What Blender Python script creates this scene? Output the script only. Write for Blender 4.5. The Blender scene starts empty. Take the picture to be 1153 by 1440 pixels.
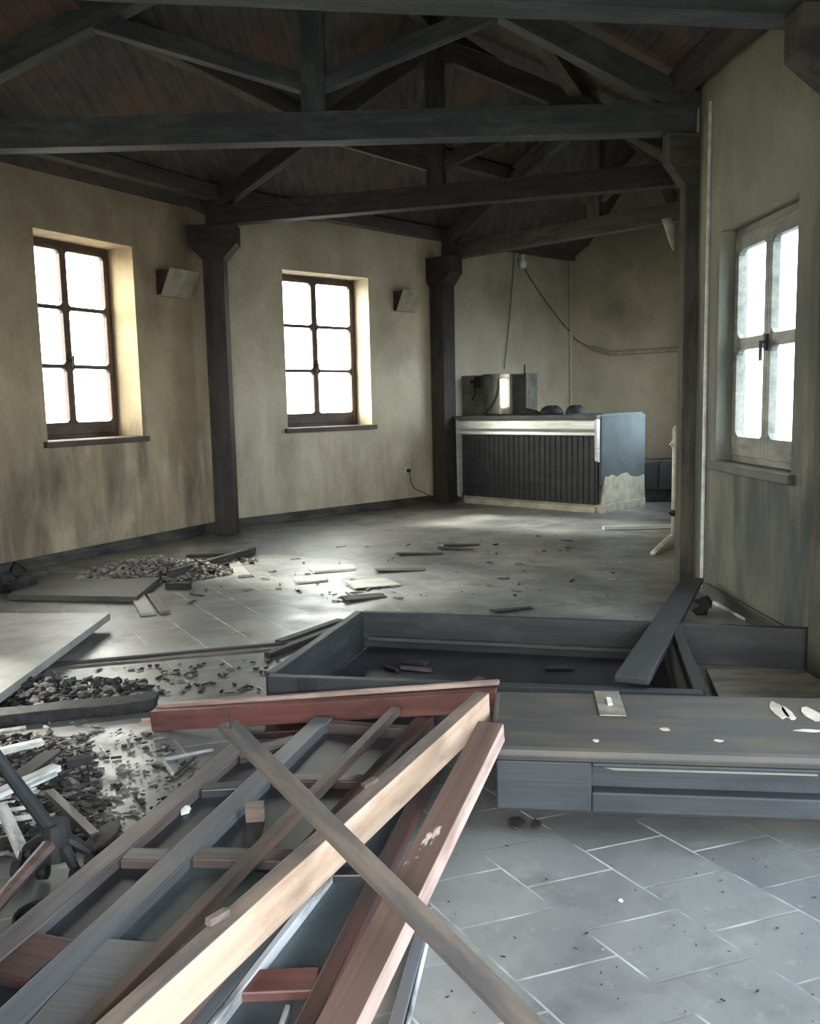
import bpy, bmesh, math, random
from mathutils import Vector, Matrix
random.seed(7)
SC = bpy.context.scene
COL = SC.collection
PI = math.pi

# ------------------------------------------------------------------ camera
F, CX, CY, H = 1243.0, 576.5, 720.0, 1.4
PIT, ROL = math.radians(7.06), math.radians(1.26)
EYE = Vector((0, 0, H))

def ray(x, y):
    u = (x - CX) / F; v = -(y - CY) / F
    c, s = math.cos(ROL), math.sin(ROL)
    uu = c * u + s * v; vv = -s * u + c * v
    cp, sp = math.cos(PIT), math.sin(PIT)
    return Vector((uu, cp + sp * vv, -sp + cp * vv))

def G(x, y, z=0.0):            # point of the place at height z
    d = ray(x, y); return EYE + d * ((z - H) / d.z)

def AY(x, y, Y):               # point of the place at distance Y
    d = ray(x, y); return EYE + d * (Y / d.y)

cam_d = bpy.data.cameras.new('camera'); cam = bpy.data.objects.new('camera', cam_d); COL.objects.link(cam)
cam_d.sensor_fit = 'HORIZONTAL'; cam_d.sensor_width = 36.0; cam_d.lens = F / 1153.0 * 36.0
cam_d.clip_start = 0.02; cam_d.clip_end = 200
fw = Vector((0, math.cos(PIT), -math.sin(PIT))); up0 = Vector((0, math.sin(PIT), math.cos(PIT))); rt0 = Vector((1, 0, 0))
c_, s_ = math.cos(ROL), math.sin(ROL)
rt = rt0 * c_ - up0 * s_
up = rt0 * s_ + up0 * c_
m = Matrix((rt, up, -fw)).transposed().to_4x4()
cam.matrix_world = Matrix.Translation(EYE) @ m
SC.camera = cam

# ------------------------------------------------------------------ materials
def s(r, g, b):
    f = lambda c: (c / 255 / 12.92) if c / 255 <= 0.04045 else ((c / 255 + 0.055) / 1.055) ** 2.4
    return (f(r), f(g), f(b), 1.0)

class NT:
    def __init__(self, name):
        self.m = bpy.data.materials.new(name); self.m.use_nodes = True
        self.t = self.m.node_tree; self.n = self.t.nodes; self.n.clear()
        self.out = self.n.new('ShaderNodeOutputMaterial')
        self.b = self.n.new('ShaderNodeBsdfPrincipled')
        self.l(self.b.outputs[0], self.out.inputs[0])
        self.tc = self.n.new('ShaderNodeTexCoord')
    def l(self, a, b): self.t.links.new(a, b)
    def map(self, scale=(1, 1, 1), loc=(0, 0, 0), src=None):
        mp = self.n.new('ShaderNodeMapping'); mp.inputs['Scale'].default_value = scale; mp.inputs['Location'].default_value = loc
        self.l(src or self.tc.outputs['Object'], mp.inputs[0]); return mp.outputs[0]
    def noise(self, vec, scale=5, detail=4, rough=.55, dist=0.0):
        q = self.n.new('ShaderNodeTexNoise'); self.l(vec, q.inputs['Vector'])
        q.inputs['Scale'].default_value = scale; q.inputs['Detail'].default_value = detail
        q.inputs['Roughness'].default_value = rough; q.inputs['Distortion'].default_value = dist
        return q.outputs[0]
    def ramp(self, fac, stops):
        q = self.n.new('ShaderNodeValToRGB'); self.l(fac, q.inputs[0]); e = q.color_ramp.elements
        while len(e) < len(stops): e.new(0.5)
        for i, (p, c) in enumerate(stops):
            e[i].position = p; e[i].color = c if isinstance(c, tuple) else (c, c, c, 1)
        return q.outputs[0]
    def math(self, op, a, b=None, clamp=False):
        q = self.n.new('ShaderNodeMath'); q.operation = op; q.use_clamp = clamp
        for i, v in enumerate((a, b)):
            if v is None: continue
            if isinstance(v, (int, float)): q.inputs[i].default_value = v
            else: self.l(v, q.inputs[i])
        return q.outputs[0]
    def mix(self, fac, a, b, mode='MIX'):
        q = self.n.new('ShaderNodeMix'); q.data_type = 'RGBA'; q.blend_type = mode
        for v, k in ((fac, 0), (a, 6), (b, 7)):
            if isinstance(v, (int, float)): q.inputs[k].default_value = v
            elif isinstance(v, tuple): q.inputs[k].default_value = v
            else: self.l(v, q.inputs[k])
        return q.outputs[2]
    def maprange(self, v, a, b, c=0.0, d=1.0):
        q = self.n.new('ShaderNodeMapRange'); q.clamp = True; self.l(v, q.inputs[0])
        q.inputs[1].default_value = a; q.inputs[2].default_value = b; q.inputs[3].default_value = c; q.inputs[4].default_value = d
        return q.outputs[0]
    def z(self):
        q = self.n.new('ShaderNodeSeparateXYZ'); self.l(self.tc.outputs['Object'], q.inputs[0]); return q.outputs
    def bump(self, h, strength=.3, dist=.01):
        q = self.n.new('ShaderNodeBump'); q.inputs['Strength'].default_value = strength; q.inputs['Distance'].default_value = dist
        self.l(h, q.inputs['Height']); self.l(q.outputs[0], self.b.inputs['Normal'])
    def done(self, col, rough=.6, metal=0.0, spec=.5):
        for v, k in ((col, 'Base Color'), (rough, 'Roughness'), (metal, 'Metallic'), (spec, 'Specular IOR Level')):
            if isinstance(v, (int, float, tuple)): self.b.inputs[k].default_value = v
            else: self.l(v, self.b.inputs[k])
        return self.m

def wood(name, c1, c2, c3=None, cover=.5, rough=.6, grain=1.0, spec=.4, lo=.42, hi=.62):
    """grain along the piece's own X axis; c3 = flaked, burnt or bare patches"""
    t = NT(name)
    g = t.noise(t.map((1.2, 28 * grain, 28 * grain)), 1.0, 5, .6, .6)
    col = t.ramp(g, [(.3, c1), (.7, c2)])
    if c3:
        p = t.noise(t.map((2.2, 7, 7), (3, 1, 7)), 1.3, 6, .65)
        col = t.mix(t.maprange(p, lo + (.5 - cover) * .3, hi + (.5 - cover) * .3), col, c3)
    t.bump(g, .35, .004)
    return t.done(col, rough, 0, spec)

def plain(name, c1, c2, scale=6, rough=.6, metal=0.0, bump=.2, spec=.5, stretch=(1, 1, 1), lo=.35, hi=.65):
    t = NT(name)
    g = t.noise(t.map(stretch), scale, 6, .6)
    t.bump(g, bump, .006)
    return t.done(t.ramp(g, [(lo, c1), (hi, c2)]), rough, metal, spec)

def plaster(name, clean, tan, soot, low, high, lowz=1.25, seed=0.0, lowsoot=None, lowmin=.25):
    """old lime plaster with a coat of smoke: streaks that run down, blotches low on the wall, brown band under the eaves"""
    t = NT(name)
    z = t.z()[2]
    blot = t.noise(t.map((1, 1, .7), (seed, 0, 0)), 1.5, 7, .62, .3)
    streak = t.noise(t.map((3.4, 3.4, .75), (seed, 3, 0)), 1.0, 6, .6, .35)
    fine = t.noise(t.map(), 22, 5, .6)
    col = t.mix(t.maprange(blot, .38, .66), clean, tan)
    lowmask = t.maprange(t.math('ADD', z, t.math('MULTIPLY', t.math('SUBTRACT', blot, .5), 1.6)), lowz + .35, lowz - .35)
    stk = t.math('MULTIPLY', t.maprange(streak, .36, .62, 1.0, lowmin), lowmask)
    col = t.mix(t.math('MULTIPLY', stk, low), col, lowsoot or soot)
    himask = t.maprange(t.math('ADD', z, t.math('MULTIPLY', t.math('SUBTRACT', blot, .5), .9)), 2.55, 3.75)
    col = t.mix(t.math('MULTIPLY', himask, high), col, soot)
    big = t.noise(t.map((.9, .9, .9), (seed + 9, 5, 2)), 1.0, 3, .5)
    col = t.mix(t.maprange(big, .55, .75, 0, .45), col, soot)
    col = t.mix(t.maprange(fine, .3, .7, 0, .12), col, (0.03, 0.03, 0.03, 1))
    t.bump(t.math('ADD', fine, t.math('MULTIPLY', blot, 1.5)), .22, .01)
    return t.done(col, .85, 0, .25)

M = {}
M['char'] = wood('charred timber', s(40, 39, 38), s(56, 54, 52), s(70, 66, 62), .3, .62)
M['char_blue'] = wood('sooty timber', s(54, 57, 55), s(70, 74, 71), s(86, 88, 84), .35, .6)
M['post'] = wood('sooty brown post', s(52, 46, 43), s(72, 64, 60), s(42, 38, 37), .45, .6)
M['post_grey'] = wood('sooty grey post', s(74, 72, 65), s(94, 91, 82), s(64, 63, 58), .45, .8, spec=.2)
M['brown_frame'] = wood('brown window paint', s(76, 62, 55), s(98, 80, 71), s(62, 52, 48), .4, .5)
M['grey_frame'] = wood('smoked window paint', s(104, 106, 98), s(132, 134, 124), s(84, 86, 80), .4, .5)
M['red'] = wood('red brown varnish', s(98, 60, 54), s(122, 78, 70), s(80, 54, 50), .4, .5)
M['red_dark'] = wood('dark red varnish', s(62, 36, 33), s(86, 50, 45), s(48, 36, 35), .5, .45)
M['stile_grey'] = wood('smoked grey stile', s(72, 68, 68), s(104, 100, 100), s(88, 72, 66), .4, .42)
M['stile_blue'] = wood('smoked blue grey stile', s(82, 86, 90), s(106, 111, 116), s(96, 92, 90), .35, .38)
M['stile_brown'] = wood('smoked brown stile', s(70, 54, 50), s(108, 88, 80), s(52, 44, 44), .4, .42)
M['fleck'] = wood('brown beam with flaked paint', s(86, 68, 62), s(114, 93, 84), s(206, 188, 178), .5, .5, lo=.64, hi=.67)
M['pine'] = wood('bare pale pine', s(172, 146, 124), s(194, 170, 148), s(146, 118, 98), .2, .6)
M['pine_top'] = wood('dirty pine', s(84, 76, 72), s(112, 102, 96), s(140, 120, 104), .3, .55)
M['batten'] = wood('brown batten', s(84, 70, 62), s(114, 96, 86), s(72, 64, 60), .4, .5)
M['plank'] = wood('weathered plank', s(86, 77, 70), s(114, 102, 91), s(76, 73, 71), .4, .55)
M['white_paint'] = wood('peeling white paint', s(170, 172, 174), s(214, 216, 216), s(70, 70, 72), .35, .5)
M['white_stick'] = wood('white painted lath', s(190, 190, 184), s(232, 232, 226), s(96, 94, 88), .22, .6)
M['purlin'] = wood('sooty brown purlin', s(62, 58, 55), s(84, 79, 74), s(98, 88, 80), .4, .65)
M['tie_far'] = wood('sooty pale tie beam', s(70, 69, 62), s(94, 92, 83), s(60, 58, 54), .4, .65)
M['trim'] = wood('sooty skirting', s(70, 66, 60), s(98, 93, 85), s(50, 48, 46), .4, .6)
M['slab'] = plain('pale grey laminate', s(126, 126, 122), s(156, 156, 150), 5, .45)
M['panel_teal'] = plain('door panel with painted reflection', s(56, 64, 68), s(84, 94, 98), 4, .35)  # teal of the reflections on the door glass, painted in as panel colour
M['panel_dark'] = plain('burnt door panel', s(34, 34, 38), s(54, 54, 58), 4, .4)
M['coal'] = plain('charcoal', s(17, 16, 16), s(44, 42, 40), 30, .75, bump=.6)
M['ash'] = plain('ash and mortar', s(74, 71, 66), s(146, 142, 132), 26, .85, bump=.6)
M['rubble'] = plain('broken plaster', s(70, 68, 62), s(150, 145, 133), 24, .85, bump=.5)
M['white'] = plain('sooty white', s(178, 180, 174), s(222, 222, 216), 9, .5)
M['steel'] = plain('brushed aluminium', s(184, 188, 186), s(222, 226, 224), 3, .35, .35, stretch=(1, 1, 9))
M['bar_side'] = plain('sooty blue grey laminate', s(76, 84, 87), s(92, 99, 101), 2.5, .9, spec=.2)
M['bar_top'] = plain('sooty counter', s(74, 77, 77), s(96, 99, 98), 5, .65)
M['bare_mdf'] = plain('bare plaster board', s(150, 146, 132), s(190, 186, 170), 6, .8)
M['dark_metal'] = plain('burnt metal', s(30, 32, 33), s(58, 60, 60), 12, .5, .4)
M['grey_metal'] = plain('smoked sheet metal', s(92, 92, 84), s(128, 127, 116), 5, .45, .3)
M['mirror'] = plain('smoked steel sheet', s(150, 152, 146), s(186, 188, 180), 3, .18, .75, bump=.05)
M['mirror_clean'] = plain('polished steel', s(225, 228, 226), s(240, 242, 240), 3, .06, 1.0, bump=.0)
M['bright_pane'] = plain('clean glazed white', s(226, 230, 226), s(246, 248, 244), 3, .3)
M['black'] = plain('soot black', s(20, 21, 22), s(36, 37, 38), 10, .7)
M['sconce'] = plain('sooty plaster lamp', s(150, 144, 126), s(182, 174, 152), 8, .8)
M['cable'] = plain('grey cable', s(58, 54, 48), s(84, 78, 68), 9, .6)
M['bulb'] = plain('opal lamp glass', s(206, 206, 196), s(232, 232, 222), 4, .3)
M['cab_top'] = wood('scorched cabinet top', s(60, 61, 60), s(72, 71, 68), s(84, 78, 68), .42, .6)
M['cab_front'] = wood('sooty cabinet front', s(42, 47, 51), s(52, 58, 62), s(38, 42, 46), .4, .6)
M['box_board'] = wood('charred board', s(40, 43, 45), s(52, 56, 58), s(66, 67, 66), .2, .55)
M['dust_board'] = wood('dusty pale board', s(112, 108, 96), s(138, 132, 118), s(90, 88, 80), .4, .7)
M['lime'] = plain('bare mark', s(150, 146, 132), s(200, 192, 174), 12, .8)
M['tin'] = plain('dirty brass plate', s(120, 116, 106), s(168, 162, 148), 12, .45, .4)

def t_glass():
    t = NT('window glass'); g = t.n.new('ShaderNodeBsdfGlossy'); g.inputs['Roughness'].default_value = .05
    tr = t.n.new('ShaderNodeBsdfTransparent'); tr.inputs[0].default_value = (.93, .94, .92, 1)
    mx = t.n.new('ShaderNodeMixShader'); mx.inputs[0].default_value = .06
    t.l(tr.outputs[0], mx.inputs[1]); t.l(g.outputs[0], mx.inputs[2]); t.l(mx.outputs[0], t.out.inputs[0]); return t.m
M['glass'] = t_glass()

M['wall1'] = plaster('smoked plaster, brown', s(206, 188, 156), s(178, 158, 126), s(96, 82, 66), .72, .62, 1.3, 0.0, s(84, 76, 66), .1)
M['wall2'] = plaster('smoked plaster, pale', s(232, 222, 198), s(212, 199, 172), s(116, 104, 86), .50, .50, 1.2, 4.0, s(110, 104, 92))
M['wall3'] = plaster('smoked plaster, grey', s(206, 198, 176), s(186, 178, 156), s(112, 106, 90), .2, .55, .9, 8.0)
M['wallR'] = plaster('smoked plaster, olive', s(170, 168, 146), s(142, 141, 122), s(78, 82, 76), 1.0, .3, 2.3, 2.0, s(72, 79, 79), .6)
M['reveal'] = plain('pale reveal', s(206, 196, 166), s(186, 174, 142), 3, .85)

def t_floor():
    t = NT('stone floor tiles')
    xyz = t.tc.outputs['Object']
    def dot(vx, vy, off):
        q = t.n.new('ShaderNodeVectorMath'); q.operation = 'DOT_PRODUCT'; t.l(xyz, q.inputs[0]); q.inputs[1].default_value = (vx, vy, 0)
        return t.math('ADD', q.outputs['Value'], off)
    a = dot(.3237, -.968, 2.226 + 20.0); b = dot(.884, .51, -1.788 + 20 * .284)
    cb = t.n.new('ShaderNodeCombineXYZ'); t.l(a, cb.inputs[0]); t.l(b, cb.inputs[1])
    br = t.n.new('ShaderNodeTexBrick'); t.l(cb.outputs[0], br.inputs[0])
    br.offset = .5; br.offset_frequency = 2; br.squash = 1
    br.inputs['Color1'].default_value = (0, 0, 0, 1); br.inputs['Color2'].default_value = (1, 1, 1, 1)
    br.inputs['Scale'].default_value = 1; br.inputs['Mortar Size'].default_value = .0042; br.inputs['Mortar Smooth'].default_value = .3
    br.inputs['Bias'].default_value = 0; br.inputs['Brick Width'].default_value = .25; br.inputs['Row Height'].default_value = .284
    tint = br.outputs['Color']; mort = br.outputs['Fac']
    dust = t.noise(t.map(), .75, 7, .62, .4)
    fine = t.noise(t.map(), 16, 6, .65)
    mid = t.noise(t.map((1, 1, 1), (5, 2, 0)), 3.2, 6, .6)
    col = t.ramp(dust, [(.30, s(74, 78, 80)), (.5, s(112, 114, 112)), (.68, s(166, 164, 156))])
    col = t.mix(.22, col, t.ramp(tint, [(0, s(80, 84, 86)), (1, s(150, 150, 148))]))
    col = t.mix(t.maprange(mid, .52, .72, 0, .55), col, s(60, 61, 61))
    col = t.mix(t.maprange(fine, .58, .78, 0, .28), col, s(176, 176, 172))
    jn = t.noise(t.map((1, 1, 1), (2, 9, 0)), 4.5, 3, .5)
    col = t.mix(t.math('MULTIPLY', mort, t.maprange(jn, .44, .66, .06, .8)), col, s(200, 202, 200))
    t.bump(t.math('SUBTRACT', t.math('ADD', t.math('MULTIPLY', fine, .25), t.math('MULTIPLY', tint, .5)), t.math('MULTIPLY', mort, .8)), .35, .006)
    return t.done(col, t.ramp(mid, [(.3, .27), (.7, .5)]), 0, .5)
M['floor'] = t_floor()

def t_ceiling():
    t = NT('smoked roof boards')
    w = t.n.new('ShaderNodeTexWave'); w.wave_type = 'BANDS'; w.bands_direction = 'X'; w.wave_profile = 'SAW'
    t.l(t.map((1, .12, 0)), w.inputs[0]); w.inputs['Scale'].default_value = 2.2; w.inputs['Distortion'].default_value = .15
    n = t.noise(t.map(), 1.3, 4, .5); f = t.noise(t.map((12, 2, 2)), 1.5, 5, .6)
    col = t.ramp(f, [(.3, s(62, 59, 56)), (.7, s(94, 89, 84))])
    col = t.mix(t.maprange(n, .52, .68, 0, .8), col, s(104, 80, 70))
    gap = t.maprange(w.outputs[0], 0, .06, .8, 0)
    col = t.mix(gap, col, s(20, 20, 20))
    t.bump(f, .3, .01)
    return t.done(col, .7, 0, .3)
M['ceiling'] = t_ceiling()

# ------------------------------------------------------------------ object helpers
def tag(o, label=None, cat=None, group=None, kind=None):
    for k, v in (('label', label), ('category', cat), ('group', group), ('kind', kind)):
        if v: o[k] = v
    return o

def empty(name, loc, label, cat, group=None):
    o = bpy.data.objects.new(name, None); COL.objects.link(o); o.location = Vector(loc); o.empty_display_size = .1
    return tag(o, label, cat, group)

def obj(name, bm, mat, parent=None, mw=None, bevel=0.0, smooth=False):
    me = bpy.data.meshes.new(name)
    bmesh.ops.recalc_face_normals(bm, faces=bm.faces)
    bm.to_mesh(me); bm.free()
    for mt in (mat if isinstance(mat, (list, tuple)) else [mat]): me.materials.append(mt)
    o = bpy.data.objects.new(name, me); COL.objects.link(o)
    if smooth:
        for p in me.polygons: p.use_smooth = True
    mw = mw or Matrix.Identity(4)
    if parent is not None:
        o.parent = parent
        # parents are never rotated here unless they are timbers with their own matrix
        o.matrix_parent_inverse = parent_matrix(parent).inverted()
    o.matrix_basis = mw
    if bevel:
        b = o.modifiers.new('bevel', 'BEVEL'); b.width = bevel; b.segments = 2; b.limit_method = 'ANGLE'
    return o

def parent_matrix(p):
    mm = p.matrix_basis.copy()
    if p.parent: mm = parent_matrix(p.parent) @ p.matrix_parent_inverse @ mm
    return mm

def frame(p0, p1, upv=Vector((0, 0, 1))):
    p0, p1 = Vector(p0), Vector(p1); x = (p1 - p0).normalized()
    y = upv.cross(x)
    if y.length < 1e-4: y = Vector((0, 1, 0))
    y.normalize(); z = x.cross(y)
    return Matrix.Translation(p0) @ Matrix((x, y, z)).transposed().to_4x4(), (p1 - p0).length

def add_box(bm, a, b, mi=0):
    x0, y0, z0 = a; x1, y1, z1 = b
    vs = [bm.verts.new(p) for p in ((x0, y0, z0), (x1, y0, z0), (x1, y1, z0), (x0, y1, z0), (x0, y0, z1), (x1, y0, z1), (x1, y1, z1), (x0, y1, z1))]
    for f in ((0, 3, 2, 1), (4, 5, 6, 7), (0, 1, 5, 4), (1, 2, 6, 5), (2, 3, 7, 6), (3, 0, 4, 7)):
        bm.faces.new([vs[i] for i in f]).material_index = mi
    return vs

def timber(name, p0, p1, w, h, mat, parent=None, up=(0, 0, 1), bevel=.004, ragged=(0, 0), worn=0.0, base=True):
    """a sawn length of wood whose underside (base) or axis runs p0 -> p1; ragged ends splinter"""
    mw, L = frame(p0, p1, Vector(up))
    bm = bmesh.new()
    z0 = 0 if base else -h / 2
    n = max(2, int(L / .12)) if worn else 1
    rings = []
    for i in range(n + 1):
        x = L * i / n; jy = random.uniform(-worn, worn); jz = random.uniform(-worn, worn)
        rings.append([bm.verts.new((x, yy * (1 + 0) + random.uniform(-worn, worn) * .6, zz + random.uniform(-worn, worn) * .6)) for yy, zz in ((-w / 2, z0), (w / 2, z0), (w / 2, z0 + h), (-w / 2, z0 + h))])
    for a, b in zip(rings, rings[1:]):
        for k in range(4): bm.faces.new((a[k], a[(k + 1) % 4], b[(k + 1) % 4], b[k]))
    bm.faces.new(rings[0][::-1]); bm.faces.new(rings[-1])
    for e, rg in enumerate(ragged):
        if rg:
            r = rings[0] if e == 0 else rings[-1]; sg = -1 if e == 0 else 1
            for v in r: v.co.x += sg * random.uniform(0, rg)
            # splinters
            for k in range(4):
                yy = random.uniform(-w * .4, w * .3); zz = z0 + random.uniform(0, h * .6); ww = w * random.uniform(.1, .22)
                x0 = (0 if e == 0 else L) - sg * .01; x1 = x0 + sg * rg * random.uniform(1, 2.2)
                q = [bm.verts.new((x0, yy, zz)), bm.verts.new((x0, yy + ww, zz)), bm.verts.new((x0, yy + ww, zz + h * .25)), bm.verts.new((x0, yy, zz + h * .25)), bm.verts.new((x1, yy + ww / 2, zz + h * .1))]
                bm.faces.new(q[:4])
                for j in range(4): bm.faces.new((q[j], q[(j + 1) % 4], q[4]))
    return obj(name, bm, mat, parent, mw, bevel)

def prism(bm, pts, d, mi=0):
    """polygon pts (3-D) extruded by vector d"""
    d = Vector(d); a = [bm.verts.new(p) for p in pts]; b = [bm.verts.new(Vector(p) + d) for p in pts]
    n = len(pts)
    bm.faces.new(a[::-1]).material_index = mi; bm.faces.new(b).material_index = mi
    for i in range(n): bm.faces.new((a[i], a[(i + 1) % n], b[(i + 1) % n], b[i])).material_index = mi

def tube(bm, pts, r, n=8, cap=True):
    pts = [Vector(p) for p in pts]; rings = []
    for i, p in enumerate(pts):
        t = (pts[min(i + 1, len(pts) - 1)] - pts[max(i - 1, 0)]).normalized()
        u = t.cross(Vector((0, 0, 1)))
        if u.length < 1e-3: u = t.cross(Vector((1, 0, 0)))
        u.normalize(); v = t.cross(u)
        rr = r[i] if isinstance(r, (list, tuple)) else r
        rings.append([bm.verts.new(p + (u * math.cos(2 * PI * k / n) + v * math.sin(2 * PI * k / n)) * rr) for k in range(n)])
    for a, b in zip(rings, rings[1:]):
        for k in range(n): bm.faces.new((a[k], a[(k + 1) % n], b[(k + 1) % n], b[k]))
    if cap: bm.faces.new(rings[0][::-1]); bm.faces.new(rings[-1])

def spline(pts, n=8):
    pts = [Vector(p) for p in pts]; P = [pts[0]] + pts + [pts[-1]]; out = []
    for i in range(1, len(P) - 2):
        for k in range(n):
            t = k / n; a, b, c, d = P[i - 1], P[i], P[i + 1], P[i + 2]
            out.append(.5 * ((2 * b) + (-a + c) * t + (2 * a - 5 * b + 4 * c - d) * t * t + (-a + 3 * b - 3 * c + d) * t ** 3))
    out.append(pts[-1]); return out

def chunk(bm, p, r, flat=1.0, mi=0):
    """an irregular broken lump"""
    q = bmesh.ops.create_icosphere(bm, subdivisions=1, radius=1.0)
    rot = Matrix.Rotation(random.uniform(0, 6.28), 3, 'Z') @ Matrix.Rotation(random.uniform(-.5, .5), 3, 'X')
    sx, sy, sz = r * random.uniform(.6, 1.4), r * random.uniform(.5, 1.1), r * flat * random.uniform(.4, .9)
    for v in q['verts']:
        c = v.co * random.uniform(.72, 1.15)
        v.co = rot @ Vector((c.x * sx, c.y * sy, c.z * sz)) + Vector(p)
    for v in q['verts']:
        for f in v.link_faces: f.material_index = mi

def flake(bm, p, l, w, h, ang=None, tilt=.15, mi=0):
    """a broken splinter: a thin box with uneven corners"""
    ang = random.uniform(0, PI) if ang is None else ang
    rot = Matrix.Rotation(ang, 3, 'Z') @ Matrix.Rotation(random.uniform(-tilt, tilt), 3, 'Y')
    vs = add_box(bm, (-l / 2, -w / 2, 0), (l / 2, w / 2, h), mi)
    for v in vs:
        v.co = rot @ Vector((v.co.x + random.uniform(-.18, .18) * l * .5, v.co.y + random.uniform(-.3, .3) * w * .5, v.co.z)) + Vector(p)

# ------------------------------------------------------------------ plan of the place
C01 = Vector((-3.92, 6.78, 0)); C12 = Vector((-2.17, 10.1, 0)); C23 = Vector((.52, 12.56, 0))
C34 = Vector((2.66, 14.6, 0)); C4 = Vector((4.31, 12.97, 0)); CI0 = Vector((2.13, 6.66, 0))
CR1 = Vector((2.07, 6.3, 0)); CR0 = Vector((2.13, 4.3, 0)); CRb = Vector((2.25, -1.3, 0)); CLb = Vector((-4.1, -1.3, 0)); CL0 = Vector((-4.15, 4.2, 0))
OUT = [CLb, CL0, C01, C12, C23, C34, C4, CI0, CR1, CR0, CRb]
EAVE = 3.68; RIDGE = 5.02

bm = bmesh.new()
vs = [bm.verts.new(p) for p in OUT]; f = bm.faces.new(vs)
r = bmesh.ops.extrude_face_region(bm, geom=[f])
for v in [e for e in r['geom'] if isinstance(e, bmesh.types.BMVert)]: v.co.z -= .12
bmesh.ops.triangulate(bm, faces=[f for f in bm.faces if len(f.verts) > 4])
tag(obj('floor', bm, M['floor']), kind='structure')

def wall(name, A, B, mat, holes=(), thick=.45, z1=EAVE + .03, inward=None):
    """A -> B seen from inside with the room on the right of the walk direction; holes = (s0, s1, z0, z1)"""
    A, B = Vector(A), Vector(B); d = (B - A).normalized(); L = (B - A).length; n = Vector((-d.y, d.x, 0))
    bm = bmesh.new()
    xs = sorted({0.0, L} | {h[0] for h in holes} | {h[1] for h in holes})
    zs = sorted({0.0, z1} | {h[2] for h in holes} | {h[3] for h in holes})
    P = lambda x, z, k: A + d * x + n * k + Vector((0, 0, z))
    inside = lambda x, z: any(h[0] < x < h[1] and h[2] < z < h[3] for h in holes)
    for i in range(len(xs) - 1):
        for j in range(len(zs) - 1):
            if inside((xs[i] + xs[i + 1]) / 2, (zs[j] + zs[j + 1]) / 2): continue
            for k in (0, thick):
                bm.faces.new([bm.verts.new(P(x, z, k)) for x, z in ((xs[i], zs[j]), (xs[i + 1], zs[j]), (xs[i + 1], zs[j + 1]), (xs[i], zs[j + 1]))])
    for x0, x1, z0, zz in [(0, L, 0, z1)] + list(holes):
        for a, b in (((x0, z0), (x1, z0)), ((x1, z0), (x1, zz)), ((x1, zz), (x0, zz)), ((x0, zz), (x0, z0))):
            bm.faces.new([bm.verts.new(P(*a, 0)), bm.verts.new(P(*b, 0)), bm.verts.new(P(*b, thick)), bm.verts.new(P(*a, thick))])
    bmesh.ops.remove_doubles(bm, verts=bm.verts, dist=1e-5)
    o = obj(name, bm, mat); tag(o, kind='structure')
    return A, d, n, L

def portal(A, d, n, s0, s1, z0, z1, depth):
    l = bpy.data.lights.new('daylight_portal', 'AREA'); l.shape = 'RECTANGLE'; l.size = s1 - s0; l.size_y = z1 - z0
    l.cycles.is_portal = True
    o = bpy.data.objects.new('daylight_portal', l); COL.objects.link(o)
    c = A + d * (s0 + s1) / 2 + n * depth + Vector((0, 0, (z0 + z1) / 2))
    zax = n; xax = d; yax = zax.cross(xax)     # the lamp looks down its -Z, into the room
    o.matrix_world = Matrix.Translation(c) @ Matrix((xax, yax, zax)).transposed().to_4x4()

W1 = wall('wall_left', C01, C12, M['wall1'], [(1.31 + .10, 2.59, 1.12, 3.0)])
# positions along the first wall measured from its start
s_off = (Vector((-3.33, 7.87, 0)) - C01).length
W2 = wall('wall_far_left', C12, C23, M['wall2'], [(.97, 2.3, 1.12, 3.0)])
W3 = wall('wall_back', C23, C34, M['wall3'], thick=.3, z1=4.4)
W4 = wall('wall_far_right', C34, C4, M['wall3'], thick=.3, z1=5.3)
W5 = wall('wall_inner', C4, CI0, M['wall3'], [(1.3, 3.0, .9, 2.6)], thick=.12)
wall('wall_right_pier', CI0, CR1, M['wallR'], thick=.17)
WR = wall('wall_right', CR1, CR0, M['wallR'], [(.31, 1.42, .96, 2.47)], thick=.17)
WRb = wall('wall_right_near', CR0, CRb, M['wallR'], [(1.5, 3.4, 0.0, 2.3)], thick=.35)
WB = wall('wall_rear', CRb, CLb, M['wallR'], [(.9, 3.5, 0.0, 2.5)], thick=.35, z1=5.3)
WL = wall('wall_left_near', CLb, CL0, M['wall1'])
WL2 = wall('wall_left_middle', CL0, C01, M['wall1'], [(.6, 1.5, 1.12, 2.4)])
portal(*WL2[:3], .6, 1.5, 1.12, 2.4, .3)
portal(*W1[:3], 1.41, 2.59, 1.12, 3.0, .3)
portal(*W2[:3], .97, 2.3, 1.12, 3.0, .3)
portal(*W5[:3], 1.3, 3.0, .9, 2.6, .11)
portal(*WR[:3], .31, 1.42, .96, 2.47, .165)
portal(*WRb[:3], 1.5, 3.4, 0.02, 2.3, .3)
portal(*WB[:3], .9, 3.5, 0.02, 2.5, .3)

# skirtings
def skirting(name, W, s0, s1, h=.1, mat=None):
    A, d, n, L = W
    o = timber(name, A + d * s0 - n * .012, A + d * s1 - n * .012, .024, h, mat or M['trim'], bevel=.003); tag(o, kind='structure')
skirting('baseboard_left', W1, .02, W1[3] - .1)
skirting('baseboard_far_left', W2, .15, W2[3] - .12)
skirting('baseboard_back', W3, .15, W3[3] - .03, .09)
skirting('baseboard_far_right', W4, .03, W4[3] - .05, .09)
skirting('baseboard_right', WR, .2, WR[3] - .15, .1, M['char_blue'])

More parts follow.
